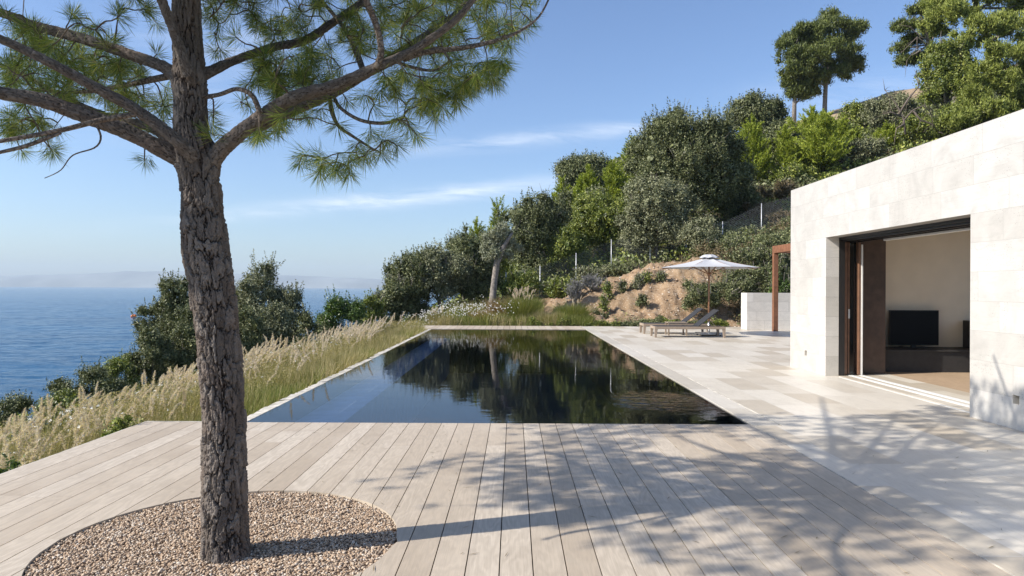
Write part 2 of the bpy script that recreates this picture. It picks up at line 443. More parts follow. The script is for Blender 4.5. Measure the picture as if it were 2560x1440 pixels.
M['mpine'] = foliage('mature_pine_needles', [(0.042, 0.056, 0.014), (0.102, 0.127, 0.031), (0.204, 0.236, 0.06)], 0.5, 0.2, 0.3)
M['lpine'] = foliage('light_pine_needles', [(0.088, 0.112, 0.022), (0.212, 0.248, 0.049), (0.396, 0.43, 0.111)], 0.5, 0.25, 0.3)
M['olive'] = foliage('olive_leaves', [(0.16, 0.175, 0.105), (0.26, 0.275, 0.175), (0.38, 0.39, 0.28)], 0.5, 0.15, 0.4)
M['brown'] = foliage('dry_brown_leaves', [(0.09, 0.075, 0.035), (0.16, 0.125, 0.065), (0.22, 0.17, 0.10)], 0.6, 0.25, 0.3)
M['lav'] = foliage('lavender_flowers', [(0.14, 0.15, 0.12), (0.24, 0.235, 0.26), (0.36, 0.35, 0.38)], 0.6, 0.3, 0.2)
M['needle'] = foliage('pine_needles', [(0.045, 0.095, 0.020), (0.11, 0.185, 0.033), (0.24, 0.30, 0.055), (0.48, 0.48, 0.13)], 0.42, 0.36, 0.45)
M['grass'] = foliage('dry_green_grass', [(0.13, 0.15, 0.04), (0.28, 0.26, 0.11), (0.44, 0.37, 0.20), (0.55, 0.46, 0.28)], 0.6, 0.4, 0.2)
M['greengrass'] = foliage('green_grass', [(0.10, 0.14, 0.03), (0.20, 0.23, 0.06), (0.34, 0.32, 0.12)], 0.55, 0.4, 0.2)
M['tan'] = foliage('tan_grass', [(0.26, 0.17, 0.08), (0.38, 0.27, 0.15), (0.46, 0.34, 0.2)], 0.7, 0.4, 0.1)
M['plume'] = foliage('grass_plume', [(0.58, 0.48, 0.46), (0.72, 0.62, 0.60), (0.80, 0.74, 0.72)], 0.7, 0.45, 0.1)
M['petal'] = foliage('white_petals', [(0.72, 0.71, 0.70), (0.80, 0.79, 0.78)], 0.6, 0.3, 0.2)

def ground_mat():
    t = NT('soil'); co = t.objco()
    d = t.attr('dirt'); r = t.attr('dry')
    n = t.noise(co, 2.2, 8, 0.7, 0.6); n2 = t.noise(co, 14, 6, 0.7)
    dirt = t.ramp(n, [(0.3, (0.20, 0.135, 0.08)), (0.5, (0.32, 0.225, 0.14)), (0.7, (0.44, 0.33, 0.22))])
    st = t.voro(co, 11.0)
    dirt = t.mix(t.math('MULTIPLY', t.math('LESS_THAN', st, 0.22), 0.8), dirt, (0.58, 0.51, 0.42))
    dirt = t.mix(t.math('MULTIPLY', n2, 0.45), dirt, (0.19, 0.115, 0.065))
    green = t.ramp(n2, [(0.35, (0.045, 0.042, 0.024)), (0.65, (0.10, 0.085, 0.05))])
    c = t.mix(d, green, dirt)
    c = t.mix(r, c, t.ramp(n, [(0.35, (0.26, 0.19, 0.12)), (0.65, (0.40, 0.31, 0.21))]))
    h = t.math('ADD', t.math('MULTIPLY', n, 1.0), t.math('MULTIPLY', n2, 0.5))
    t.set(Base_Color=c, Roughness=0.95, Normal=t.bump(h, 0.8, 0.06)); t.p.inputs['Specular IOR Level'].default_value = 0.1
    return t.m
M['ground'] = ground_mat()

def pool_mat():
    t = NT('still_pool_water'); co = t.objco(); x = t.xyz(co)
    v = t.vec(t.math('MULTIPLY', x[0], 1.0), t.math('MULTIPLY', x[1], 1.5), 0.0)
    n = t.noise(v, 5.5, 3, 0.5); n2 = t.noise(v, 1.3, 2, 0.5)
    # livelier patch near the inlet at the near right corner
    dx = t.math('DIVIDE', t.math('SUBTRACT', x[0], 1.75), 0.75); dy = t.math('DIVIDE', t.math('SUBTRACT', x[1], 8.5), 1.1)
    g = t.math('SUBTRACT', 1.0, t.math('ADD', t.math('MULTIPLY', dx, dx), t.math('MULTIPLY', dy, dy)), clamp=True)
    h = t.math('ADD', t.math('MULTIPLY', n2, 0.8), t.math('MULTIPLY', n, t.math('ADD', 0.30, t.math('MULTIPLY', t.math('MULTIPLY', g, g), 11.0))))
    nrm = t.bump(h, 0.20, 0.012)
    fr = t.n.new('ShaderNodeFresnel'); fr.inputs['IOR'].default_value = 1.40; t.l.new(nrm, fr.inputs['Normal'])
    gl = t.n.new('ShaderNodeBsdfGlossy'); gl.inputs['Roughness'].default_value = 0.0; t.l.new(nrm, gl.inputs['Normal'])
    tp_ = t.n.new('ShaderNodeBsdfTransparent'); tp_.inputs[0].default_value = (0.72, 0.83, 0.96, 1)
    mx = t.n.new('ShaderNodeMixShader'); t.l.new(fr.outputs[0], mx.inputs[0]); t.l.new(tp_.outputs[0], mx.inputs[1]); t.l.new(gl.outputs[0], mx.inputs[2]); t.l.new(mx.outputs[0], t.out.inputs[0])
    return t.m
M['pool'] = pool_mat()
def sea_mat():
    t = NT('sea_water'); co = t.objco(); x = t.xyz(co)
    v = t.vec(t.math('MULTIPLY', x[0], 0.5), x[1], 0.0)
    a = t.noise(v, 0.55, 6, 0.62, 0.4); b = t.noise(v, 0.06, 3, 0.5)
    c = t.noise(t.vec(t.math('MULTIPLY', x[0], 0.01), t.math('MULTIPLY', x[1], 0.03), 0.0), 1.0, 4, 0.6)
    h = t.math('ADD', a, t.math('MULTIPLY', b, 1.6))
    t.set(Base_Color=t.ramp(c, [(0.35, (0.008, 0.058, 0.130)), (0.65, (0.014, 0.086, 0.18))]), Roughness=0.18, IOR=1.21, Normal=t.bump(h, 0.8, 0.5))
    return t.m
M['sea'] = sea_mat()
M['mountain'] = plain('distant_hills', (0.20, 0.21, 0.20), 0.95, var=0.2, scale=0.002, bump=0)

# ------------------------------------------------------------------ terrain, sea, mountains
def terrain(X, Y):
    X = np.asarray(X, float); Y = np.asarray(Y, float)
    z30 = np.interp(X, [-16, -6, -3, 0.3, 2.8, 6.4, 10, 20, 60], [-4.4, -1.0, -0.1, 0.4, 1.0, 2.35, 2.9, 5.0, 15.0])
    P = 0.9 + 0.26 * (X - 1.3) + 0.28 * (np.clip(Y, 34, 75) - 34) * sstep(-8, 11, X)
    P = np.where(X < -6, np.minimum(P, -0.8 + 0.30 * (X + 6) + 0 * X), P)
    up = sstep(25.3, 30, Y)
    left = -0.38 - 0.27 * np.clip(-3.4 - X, 0, 11) - 0.5 * np.clip(-14.4 - X, 0, 60)
    start = np.where(X < -3.4, left, np.interp(X, [-3.4, -2.5], [-0.36, -0.03]))
    a = start * (1 - up) + np.minimum(z30, np.where(X < -3.4, 99, 99)) * up
    a = np.where(X < -8, left + 0 * a, a)
    b = np.where(Y > 34, P, a + (P - a) * sstep(30, 34, Y))
    z = np.where(Y < 30, a, b)
    w = sstep(-12, -7, X)
    z = left * (1 - w) + z * w
    dirtzone = sstep(25.4, 26.2, Y)
    z = z + dirtzone * (0.34 * fbm(X * 0.9, Y * 0.9, 0, 3) + 0.16 * fbm(X * 2.4, Y * 2.4, 0, 5, 5) - 0.30 * np.abs(fbm(X * 2.2 + Y * .3, Y * 0.8, 0, 6, 5)) + 0.06 + 0.11 * fbm(X * 6, Y * 6, 0, 8, 4))
    z = z + sstep(40, 60, Y) * 0.8 * fbm(X * 0.12, Y * 0.12, 0, 9)
    inner = (X > -2.9) & (Y < 25.15)
    return np.where(inner, -2.2, z)

xs = np.unique(np.concatenate([np.linspace(-120, -14, 40), np.arange(-14, 1, 0.2), np.arange(1, 10, 0.085), np.arange(10, 16, .2), np.linspace(16, 160, 110), [-2.92, -2.88]]))
ys = np.unique(np.concatenate([np.linspace(-40, 0, 15), np.arange(0, 25, 0.5), np.arange(25, 32, 0.085), np.arange(32, 36, 0.16), np.linspace(36, 160, 150), [25.12, 25.18]]))
GX, GY = np.meshgrid(xs, ys)
GZ = terrain(GX, GY)
nx, ny = len(xs), len(ys)
I = np.arange(nx * ny).reshape(ny, nx)
GF = np.stack([I[:-1, :-1], I[:-1, 1:], I[1:, 1:], I[1:, :-1]], -1).reshape(-1, 4)
dirt = sstep(-0.6, 2.0, GX) * (1 - sstep(8.0, 9.5, GX)) * sstep(25.2, 25.8, GY) * (1 - sstep(31.5, 34.5, GY)) * (0.75 + 0.25 * sstep(-0.3, 0.1, fbm(GX * 0.7, GY * 0.7, 0, 21)))
dry = sstep(60, 68, GY) * sstep(20, 30, GX)
gm = new_mesh('ground', np.stack([GX, GY, GZ], -1).reshape(-1, 3), GF, M['ground'], True, {'dirt': dirt.reshape(-1), 'dry': dry.reshape(-1)})
tag(link('ground', gm), kind='structure')

SEA = -10.0
def build_sea():
    # swell and chop as real relief near the coast, growing coarser with distance; flat plates beyond
    r = np.concatenate([np.geomspace(45, 900, 620), np.geomspace(930, 7600, 40)]); a = np.linspace(-0.80, 0.30, 520)
    Rr, A = np.meshgrid(r, a, indexing='ij'); X = Rr * A; Y = Rr
    f = (1 - sstep(500, 880, Rr)) * np.clip(Rr / 90.0, .6, 1)
    Z = SEA + f * (0.20 * fbm(X * .10, Y * .22, 0, 61, 3) + 0.15 * fbm(X * .32 + 3, Y * .62, 0, 62, 4))
    V = np.stack([X, Y, Z], -1).reshape(-1, 3); n, m = Rr.shape; I = np.arange(n * m).reshape(n, m)
    F = np.stack([I[:-1, :-1], I[:-1, 1:], I[1:, 1:], I[1:, :-1]], -1).reshape(-1, 4)
    ex = np.array([(-9000, 7600, SEA), (-9000, 45, SEA), (-.8 * 45, 45, SEA), (-.8 * 7600, 7600, SEA), (9000, 7600, SEA), (9000, 45, SEA), (.3 * 45, 45, SEA), (.3 * 7600, 7600, SEA), (-9000, 44.9, SEA), (9000, 44.9, SEA), (9000, -600, SEA), (-9000, -600, SEA)], float)
    b_ = len(V); V = np.concatenate([V, ex]); F = np.concatenate([F, np.array([(1, 2, 3, 0), (6, 5, 4, 7), (11, 10, 9, 8)]) + b_])
    tag(link('sea', new_mesh('sea', V, F, M['sea'], True)), kind='structure')
build_sea()

def mountains():
    pts = [(-9000, 110), (-6500, 130), (-5150, 165), (-4300, 190), (-3900, 222), (-3627, 238), (-3346, 228), (-2900, 200), (-2343, 188), (-1900, 165), (-1340, 140), (-700, 120), (0, 90), (3000, 60)]
    X = np.linspace(-8500, 3000, 240); R = np.linspace(0, 1, 14)
    H = np.interp(X, [p[0] for p in pts], [p[1] for p in pts]) * 0.72
    H = H * (1 + 0.09 * fbm(X / 300.0, X * 0, 0, 31, 6))
    V = []
    for r in R:
        prof = math.sin(r * math.pi) ** 0.8
        V.append(np.stack([X, 6300 + 1100 * r + 0 * X, SEA - 4 + H * prof * (1 + 0.25 * fbm(X / 260.0, X * 0 + r * 5, 0, 37, 4) * (1 - prof))], -1))
    V = np.concatenate(V); n = len(X); I = np.arange(len(V)).reshape(len(R), n)
    F = np.stack([I[:-1, :-1], I[:-1, 1:], I[1:, 1:], I[1:, :-1]], -1).reshape(-1, 4)
    tag(link('mountain_range', new_mesh('mountain_range', V, F, M['mountain'], True)), kind='structure')
mountains()

# ------------------------------------------------------------------ deck, pool, terrace
CX, CY, CR = -1.575, 3.77, 0.925          # round gravel bed in the deck
def plank_piece(mb, x0, x1, y0f, y1f, z0, z1, n=5):
    """plank from lower curve y0f(x) to upper curve y1f(x)"""
    X = np.linspace(x0, x1, n); b = len(mb.v)
    for z in (z1, z0):
        for x in X: mb.v.append((x, y0f(x), z))
        for x in X: mb.v.append((x, y1f(x), z))
    T0, T1, B0, B1 = b, b + n, b + 2 * n, b + 3 * n
    for i in range(n - 1):
        mb.f.append((T0 + i, T0 + i + 1, T1 + i + 1, T1 + i))
        mb.f.append((B0 + i, T0 + i, T0 + i + 1, B0 + i + 1)[::-1])
        mb.f.append((B1 + i, B1 + i + 1, T1 + i + 1, T1 + i)[::-1])
    mb.f.append((T0, T1, B1, B0)); mb.f.append((T0 + n - 1, B0 + n - 1, B1 + n - 1, T1 + n - 1))

def build_deck():
    mb = MB(); rng = random.Random(5)
    pitch, gap = 0.168, 0.006
    x = 2.455
    while x > -3.82:
        x1 = x - gap / 2; x0 = x - pitch + gap / 2
        last = x0 < -3.80 + 0.05
        if last: x0 = -3.80
        yend = 7.06; y = -1.6
        cuts = [y]
        yy = y + rng.uniform(0.6, 4.6)
        while yy < yend - 0.5: cuts.append(yy); yy += rng.choice([3.2, 3.8, 4.4, 5.0]) + rng.uniform(-.1, .1)
        cuts.append(yend)
        if -3.4 < x < -1.9 and cuts[-2] < 6.3: cuts.insert(-1, 6.62)
        hit = (x1 > CX - CR and x0 < CX + CR)
        def circ(sgn):
            return lambda q: CY + sgn * math.sqrt(max(0.0, CR * CR - (q - CX) ** 2))
        for a, b in zip(cuts[:-1], cuts[1:]):
            b2 = b - (0.002 if b < yend else 0)
            if not hit:
                plank_piece(mb, x0, x1, lambda q: a, lambda q: b2, -0.028, 0.0, 2)
            else:
                lo, hi = circ(-1), circ(1)
                if min(lo(x0), lo(x1)) > a + 0.02:
                    plank_piece(mb, x0, x1, lambda q: a, lambda q: min(b2, lo(q)), -0.028, 0.0, 9)
                if min(hi(x0), hi(x1), hi((x0 + x1) / 2)) < b2 - 0.02 or max(hi(x0), hi(x1)) < b2:
                    plank_piece(mb, x0, x1, lambda q: max(a, hi(q)), lambda q: max(b2, hi(q)) if b2 > hi(q) else hi(q), -0.028, 0.0, 9)
        if last: break
        x -= pitch
    d = mb.build('wooden_deck', M['deck']); tag(d, kind='structure')
    # near-black sheet under the boards, seen as the dark joints, with a round hole for the gravel
    s = MB()
    n = 72
    ring = [(CX + (CR + 0.012) * math.cos(2 * math.pi * k / n), CY + (CR + 0.012) * math.sin(2 * math.pi * k / n)) for k in range(n)]
    def edge(k):
        a = 2 * math.pi * k / n; c, s_ = math.cos(a), math.sin(a)
        tx = ((2.45 - CX) if c > 0 else (-3.76 - CX)) / c if abs(c) > 1e-6 else 1e9
        ty = ((7.03 - CY) if s_ > 0 else (-1.6 - CY)) / s_ if abs(s_) > 1e-6 else 1e9
        t = min(tx, ty); return (CX + c * t, CY + s_ * t)
    for k in range(n):
        a, b = ring[k], ring[(k + 1) % n]; c, e = edge(k), edge((k + 1) % n)
        s.quad((a[0], a[1], -0.06), (c[0], c[1], -0.06), (e[0], e[1], -0.06), (b[0], b[1], -0.06))
        s.quad((a[0], a[1], -0.06), (b[0], b[1], -0.06), (b[0], b[1], -0.2), (a[0], a[1], -0.2))
    s.box(-3.795, -3.77, -1.6, 7.05, -1.1, -0.03)
    s.box(-3.765, -2.95, 7.02, 7.045, -1.1, -0.03)
    tag(s.build('deck_underlay', M['dark']), kind='structure')
    # thin metal trim along the deck's outer ends
    t = MB(); t.box(-3.816, -3.8005, -1.6, 7.085, -0.10, -0.002); t.box(-3.80, -2.80, 7.066, 7.085, -0.05, 0.003)
    tag(t.build('deck_edge_trim', M['ledge']), kind='structure')
build_deck()

def build_gravel():
    rng = np.random.default_rng(4)
    n = 38000
    r = CR * np.sqrt(rng.random(n)) * 0.995; a = rng.random(n) * 2 * np.pi
    x = CX + r * np.cos(a); y = CY + r * np.sin(a)
    keep = y > 2.9
    x, y = x[keep], y[keep]; n = len(x)
    base = np.array([[0, 0, 1], [0, 0, -0.6], [1, 0, 0], [0, 1, 0], [-1, 0, 0], [0, -1, 0]], float)
    F0 = np.array([[0, 2, 3], [0, 3, 4], [0, 4, 5], [0, 5, 2], [1, 3, 2], [1, 4, 3], [1, 5, 4], [1, 2, 5]])
    # rounder pebble: subdivided octahedron (18 verts)
    V0 = list(map(tuple, base)); F1 = []; cache = {}
    def mid(i, j):
        k = (min(i, j), max(i, j))
        if k not in cache:
            m = (np.array(V0[i]) + np.array(V0[j])) / 2; m = m / np.linalg.norm(m) * 0.97; V0.append(tuple(m)); cache[k] = len(V0) - 1
        return cache[k]
    for t in F0:
        ab, bc, ca = mid(t[0], t[1]), mid(t[1], t[2]), mid(t[2], t[0])
        F1 += [(t[0], ab, ca), (ab, t[1], bc), (ca, bc, t[2]), (ab, bc, ca)]
    V0 = np.array(V0); F1 = np.array(F1)
    s = rng.uniform(0.0042, 0.0092, n)[:, None] * np.stack([rng.uniform(0.8, 1.5, n), rng.uniform(0.7, 1.1, n), rng.uniform(0.5, 0.9, n)], -1)
    V = V0[None] * s[:, None, :] * (1 + 0.18 * rng.standard_normal((n, len(V0), 1)))
    th = rng.random(n) * 6.28; tl = rng.normal(0, 0.5, n)
    c, q = np.cos(tl)[:, None], np.sin(tl)[:, None]
    Y = V[..., 1] * c - V[..., 2] * q; Z = V[..., 1] * q + V[..., 2] * c; X = V[..., 0]
    c, q = np.cos(th)[:, None], np.sin(th)[:, None]
    V = np.stack([X * c - Y * q + x[:, None], X * q + Y * c + y[:, None], Z + (-0.018 + rng.uniform(-0.008, 0.010, n) + 0.006 * fbm(x * 6, y * 6, 0, 2))[:, None]], -1)
    F = (F1[None] + (np.arange(n) * len(V0))[:, None, None]).reshape(-1, 3)
    o = link('gravel', new_mesh('gravel', V.reshape(-1, 3), F, M['gravel'], True))
    tag(o, 'brown pea gravel filling the round bed around the pine trunk', 'gravel', kind='stuff')
    b = MB(); ring = [(CX + CR * math.cos(k / 48 * 2 * math.pi), CY + CR * math.sin(k / 48 * 2 * math.pi), -0.026) for k in range(48)]
    b.v = ring; b.f = [tuple(range(48))]
    tag(b.build('gravel_bed', M['gravel']), kind='structure')
build_gravel()

PX0, PX1, PY0, PY1 = -2.78, 2.47, 7.07, 23.2
b = MB()
b.box(PX0 - 0.02, PX1 + 0.02, PY0 - 0.02, PY1 + 0.02, -1.65, -1.5)          # floor
b.box(PX0 - 0.15, PX0 - 0.0, PY0 - 0.0, PY1 + 0.0, -1.495, -0.06)
b.box(PX1 + 0.0, PX1 + 0.15, PY0, PY1, -1.495, -0.03)
b.box(PX0 - 0.15, PX1 + 0.15, PY0 - 0.2, PY0 - 0.004, -1.495, -0.035)
b.box(PX0 - 0.15, PX1 + 0.15, PY1 + 0.004, PY1 + 0.2, -1.495, -0.035)
tag(b.build('pool_basin', M['basin']), kind='structure')
b = MB()
b.box(PX0 + 0.002, PX0 + 0.62, PY0 + 0.002, PY1 - 0.01, -1.498, -0.32)        # ledge along the overflow edge
for k in range(5):                                                           # steps
    b.box(PX0 + 0.98 + 0.34 * k, 0.35 - 0.001 * k, PY0 + 0.001, PY0 + 0.40 + 0.36 * k, -1.497 + 0.001 * k, -0.36 - 0.20 * k)
tag(b.build('pool_steps', M['poolledge']), kind='structure')
w = MB(); w.quad((PX0, PY0, -0.012), (PX1, PY0, -0.012), (PX1, PY1, -0.012), (PX0, PY1, -0.012))
tag(w.build('pool_water', M['pool']), kind='structure')
# rough stone overflow edge (its stones are surface pattern of one wall)
rng = random.Random(8)
e = MB(); y = PY0 + 0.0
while y < PY1 - 0.01:
    L = rng.uniform(0.18, 0.5); y2 = min(PY1 - 0.002, y + L)
    xo = PX0 - 0.12 - rng.uniform(0, 0.04); zt = -0.010 - rng.uniform(0.0, 0.006)
    n_ = 4
    top_in = []; top_out = []
    for i in range(n_ + 1):
        yy_ = y + (y2 - y - 0.004) * i / n_
        top_in.append((PX0 - 0.003, yy_, zt + 0.002)); top_out.append((xo + rng.uniform(-.015, .015), yy_, zt - rng.uniform(0, .012)))
    for i in range(n_):
        e.quad(top_in[i], top_in[i + 1], top_out[i + 1], top_out[i])
        a_, b_ = top_out[i], top_out[i + 1]
        e.quad(a_, b_, (b_[0] - 0.01, b_[1], -0.9), (a_[0] - 0.01, a_[1], -0.9))
    y = y2
er = empty('pool_edge_wall', (PX0 - 0.1, PY0, -0.9), 'long low wall of pale rough stone along the sea side of the black pool', 'wall')
e.build('wall_top', M['ledge'], er)

# far end of the pool: boards on a rubble pier
fd = MB(); x = -3.70; rng = random.Random(3)
while x < 2.45:
    x1 = min(x + 0.21, 2.46)
    plank_piece(fd, x + 0.005, x1 - 0.005, lambda q: 23.2, lambda q: 25.2, -0.028, 0.004, 2)
    x = x1
tag(fd.build('far_deck', M['deck']), kind='structure')
fu = MB(); fu.box(-3.68, 2.45, 23.22, 25.16, -0.3, -0.034); tag(fu.build('far_deck_underlay', M['dark']), kind='structure')
pr = empty('stone_pier', (-3.3, 23.4, -1.2), 'short rubble stone pier under the far boards at the sea corner of the pool', 'wall')
pm = MB(); rr = random.Random(12); z = -0.04
while z > -1.2:
    hgt = rr.uniform(0.11, 0.2); x = -3.72
    while x < -2.80:
        L = rr.uniform(0.2, 0.45); x2 = min(-2.80, x + L); j = rr.uniform(-.02, .02)
        pm.box(x + .008, x2 - .008, 23.14 + j, 23.4, z - hgt + .008, z - .006)
        x = x2
    y = 23.42
    while y < 25.1:
        L = rr.uniform(0.25, 0.5); y2 = min(25.1, y + L)
        pm.box(-3.74 + rr.uniform(-.02, .02), -3.6, y + .008, y2 - .008, z - hgt + .008, z - .006); y = y2
    z -= hgt
pm.build('stone_facing', M['rubble'], pr, bevel=0.012)
pc = MB(); pc.box(-3.66, -2.81, 23.3, 25.1, -1.2, -0.05); pc.build('mortar_core', M['ledge'], pr)

def ground_sheet(name, x0, x1, y0, y1, z, m, thick=0.0):
    s = MB()
    if thick: s.box(x0, x1, y0, y1, z - thick, z)
    else: s.quad((x0, y0, z), (x1, y0, z), (x1, y1, z), (x0, y1, z))
    o = s.build(name, m); tag(o, kind='structure'); return o
ground_sheet('pool_coping', 2.472, 2.742, 7.0, 25.2, 0.0, M['coping'], 0.03)
ground_sheet('terrace_kerb_joint', 2.744, 2.762, 7.1, 25.2, 0.002, M['ledge'], 0.03)
ground_sheet('terrace_joint', 2.462, 2.471, -1.6, 7.06, -0.001, M['ledge'], 0.03)
s = MB(); s.box(2.764, 15.0, 6.998, 25.2, -0.03, 0.0); s.box(2.472, 15.0, -3.0, 6.996, -0.03, 0.0)
tag(s.build('stone_terrace', M['terrace']), kind='structure')

# ------------------------------------------------------------------ house
WX = 5.05
house = empty('house', (WX, 12.45, 0), 'flat roofed house of pale travertine with a wide open sliding door', 'house')
def facade():
    ysg = [2.2, 6.81, 6.90, 7.55, 11.04, 11.745, 11.835, 12.45]; zsg = [-0.02, 0.255, 0.345, 2.24, 3.2]
    m = MB()
    for i in range(len(ysg) - 1):
        for j in range(len(zsg) - 1):
            y0, y1, z0, z1 = ysg[i], ysg[i + 1], zsg[j], zsg[j + 1]
            if y0 == 7.55 and z1 <= 2.24: continue
            if j == 1 and y0 in (6.81, 11.745):
                x1 = WX + 0.09; niches = MB()
                niches.quad((WX, y0, z0), (WX, y1, z0), (x1, y1, z0), (x1, y0, z0)); niches.quad((WX, y0, z1), (x1, y0, z1), (x1, y1, z1), (WX, y1, z1))
                niches.quad((WX, y0, z0), (x1, y0, z0), (x1, y0, z1), (WX, y0, z1)); niches.quad((WX, y1, z0), (WX, y1, z1), (x1, y1, z1), (x1, y1, z0))
                niches.quad((x1, y0, z0), (x1, y1, z0), (x1, y1, z1), (x1, y0, z1)); niches.build('light_niche', M['jamb'], house); continue
            m.quad((WX, y0, z0), (WX, y0, z1), (WX, y1, z1), (WX, y1, z0))
    m.quad((WX, 2.2, 3.2), (WX + .3, 2.2, 3.2), (WX + .3, 12.45, 3.2), (WX, 12.45, 3.2))
    m.quad((WX + .3, 2.2, 3.1), (WX + .3, 12.45, 3.1), (WX + .3, 12.45, 3.2), (WX + .3, 2.2, 3.2))
    m.quad((WX, 2.2, -.02), (WX + .21, 2.2, -.02), (WX + .21, 2.2, 3.2), (WX, 2.2, 3.2))
    m.build('facade_wall', M['facade'], house)
    j = MB()
    j.quad((WX, 11.04, 0), (WX + .21, 11.04, 0), (WX + .21, 11.04, 2.24), (WX, 11.04, 2.24))
    j.quad((WX, 7.55, 0), (WX, 7.55, 2.24), (WX + .21, 7.55, 2.24), (WX + .21, 7.55, 0))
    j.quad((WX, 7.55, 2.24), (WX, 11.04, 2.24), (WX + .21, 11.04, 2.24), (WX + .21, 7.55, 2.24))
    j.quad((WX + .0, 12.45, 0), (WX, 12.45, 3.2), (9.3, 12.45, 3.2), (9.3, 12.45, 0))
    j.build('door_reveal', M['jamb'], house)
facade()
m = MB(); m.box(WX + .302, 9.3, 2.2, 12.44, 2.86, 3.12); m.build('roof', M['lowwall'], house)
m = MB()
m.box(5.27, 9.2, 12.24, 12.43, 0.01, 2.85)        # far wall
m.box(8.8, 9.0, 11.8, 12.235, 0.01, 2.85)           # right wall, with an unseen wide opening added to brighten the room
m.box(8.8, 9.0, 5.0, 5.3, 0.01, 2.85); m.box(8.8, 9.0, 5.301, 11.799, 2.5, 2.849)
m.box(5.30, 8.795, 5.0, 5.2, 0.01, 2.85)           # near wall
m.box(5.262, 5.35, 5.21, 7.545, 0.01, 2.85)        # back of the facade, near side
m.box(5.262, 5.35, 7.546, 11.2, 2.30, 2.85)        # over the door
m.box(5.36, 8.79, 5.22, 12.23, 2.56, 2.60)         # ceiling
m.build('interior_wall', M['plaster'], house)
m = MB(); m.box(5.262, 5.36, 11.045, 12.2, 0.0, 2.28); m.build('door_pocket', M['blackmetal'], house)
m = MB(); m.box(5.263, 5.76, 7.555, 11.2, 2.20, 2.298); m.box(5.32, 5.36, 7.6, 11.15, 2.175, 2.198); m.box(5.48, 5.52, 7.6, 11.15, 2.175, 2.198); m.box(5.62, 5.66, 7.6, 11.15, 2.175, 2.198)
m.build('door_head_track', M['blackmetal'], house)
m = MB(); m.box(5.79, 5.85, 7.0, 10.7, 2.165, 2.235); m.build('blind_rail', M['whitepaint'], house, bevel=0.006)
m = MB(); m.box(5.262, 6.20, 5.3, 11.3, -0.05, 0.004); m.build('threshold', M['terrace'], house)
m = MB(); m.box(6.202, 8.79, 5.3, 12.23, -0.05, 0.003); m.build('floor', M['floorwood'], house)
for xa in (5.44, 5.62):
    m = MB()
    for k in range(3): m.box(xa + k * 0.028, xa + k * 0.028 + 0.012, 7.56, 11.1, 0.004, 0.013)
    m.box(xa - .012, xa + .086, 7.56, 11.1, 0.0042, 0.0072)
    m.build('floor_rail', M['alu'], house)
m = MB(); m.box(5.20, 5.232, 7.56, 10.9, 0.0, 0.006); m.build('drain_slot', M['alu'], house)
# stacked sliding doors in their pocket, seen edge on
def sliding(x0, x1, y0, matn, handle=False):
    m = MB(); m.box(x0, x1, y0, 12.18, 0.016, 2.17)
    d = m.build('sliding_door', M[matn], house, bevel=0.004)
    if handle:
        h = MB(); h.box((x0 + x1) / 2 - .012, (x0 + x1) / 2 + .012, y0 - .008, y0 - .001, 0.93, 1.08)
        h.build('handle', M['alu'], d)
sliding(5.37, 5.43, 11.10, 'brownframe')
sliding(5.455, 5.48, 11.13, 'brownframe', True)
sliding(5.60, 5.635, 11.08, 'brownframe')
m = MB(); m.box(5.485, 5.597, 11.16, 12.18, 0.016, 2.17); m.build('door_glazing', M['glassdark'], house)
m = MB(); m.box(5.642, 5.665, 11.07, 11.13, 0.016, 2.13); m.build('door_edge_strip', M['whitepaint'], house)
m = MB(); m.box(5.68, 6.17, 11.32, 12.20, 0.006, 2.36)
wp = m.build('wood_panel', M['brownwood'], house)
m = MB(); m.box(5.735, 5.79, 11.312, 11.319, 0.9, 1.16); m.build('recessed_pull', M['blackmetal'], wp)

bn = empty('media_bench', (7.1, 11.9, 0.004), 'low charcoal bench along the far wall inside the open door', 'bench')
m = MB(); m.box(6.175, 8.0, 11.56, 12.2, 0.006, 0.35); m.build('front', M['bench'], bn)
m = MB(); m.box(6.172, 8.02, 11.53, 12.21, 0.352, 0.382); m.build('top', M['bench'], bn, bevel=0.003)
tv = empty('television', (7.07, 12.07, 0.383), 'black flat television standing on the charcoal bench indoors', 'television')
m = MB(); m.box(6.64, 7.51, 12.05, 12.09, 0.42, 1.04); m.build('bezel', M['blackmetal'], tv, bevel=0.004)
m = MB(); m.box(6.652, 7.498, 12.045, 12.049, 0.432, 1.028); m.build('screen', M['screen'], tv)
m = MB(); m.box(6.85, 7.3, 11.98, 12.14, 0.384, 0.392); m.box(7.03, 7.11, 12.06, 12.08, 0.392, 0.43); m.build('stand', M['blackmetal'], tv)
cb = empty('corner_cabinet', (8.3, 11.7, 0.004), 'black cabinet in the corner right of the television, half hidden by the wall', 'cabinet')
m = MB(); m.box(8.03, 8.7, 11.3, 12.2, 0.006, 0.86); m.build('case', M['bench'], cb, bevel=0.004)
m = MB(); m.box(8.06, 8.36, 11.288, 11.298, 0.03, 0.84); m.build('door', M['screen'], cb)

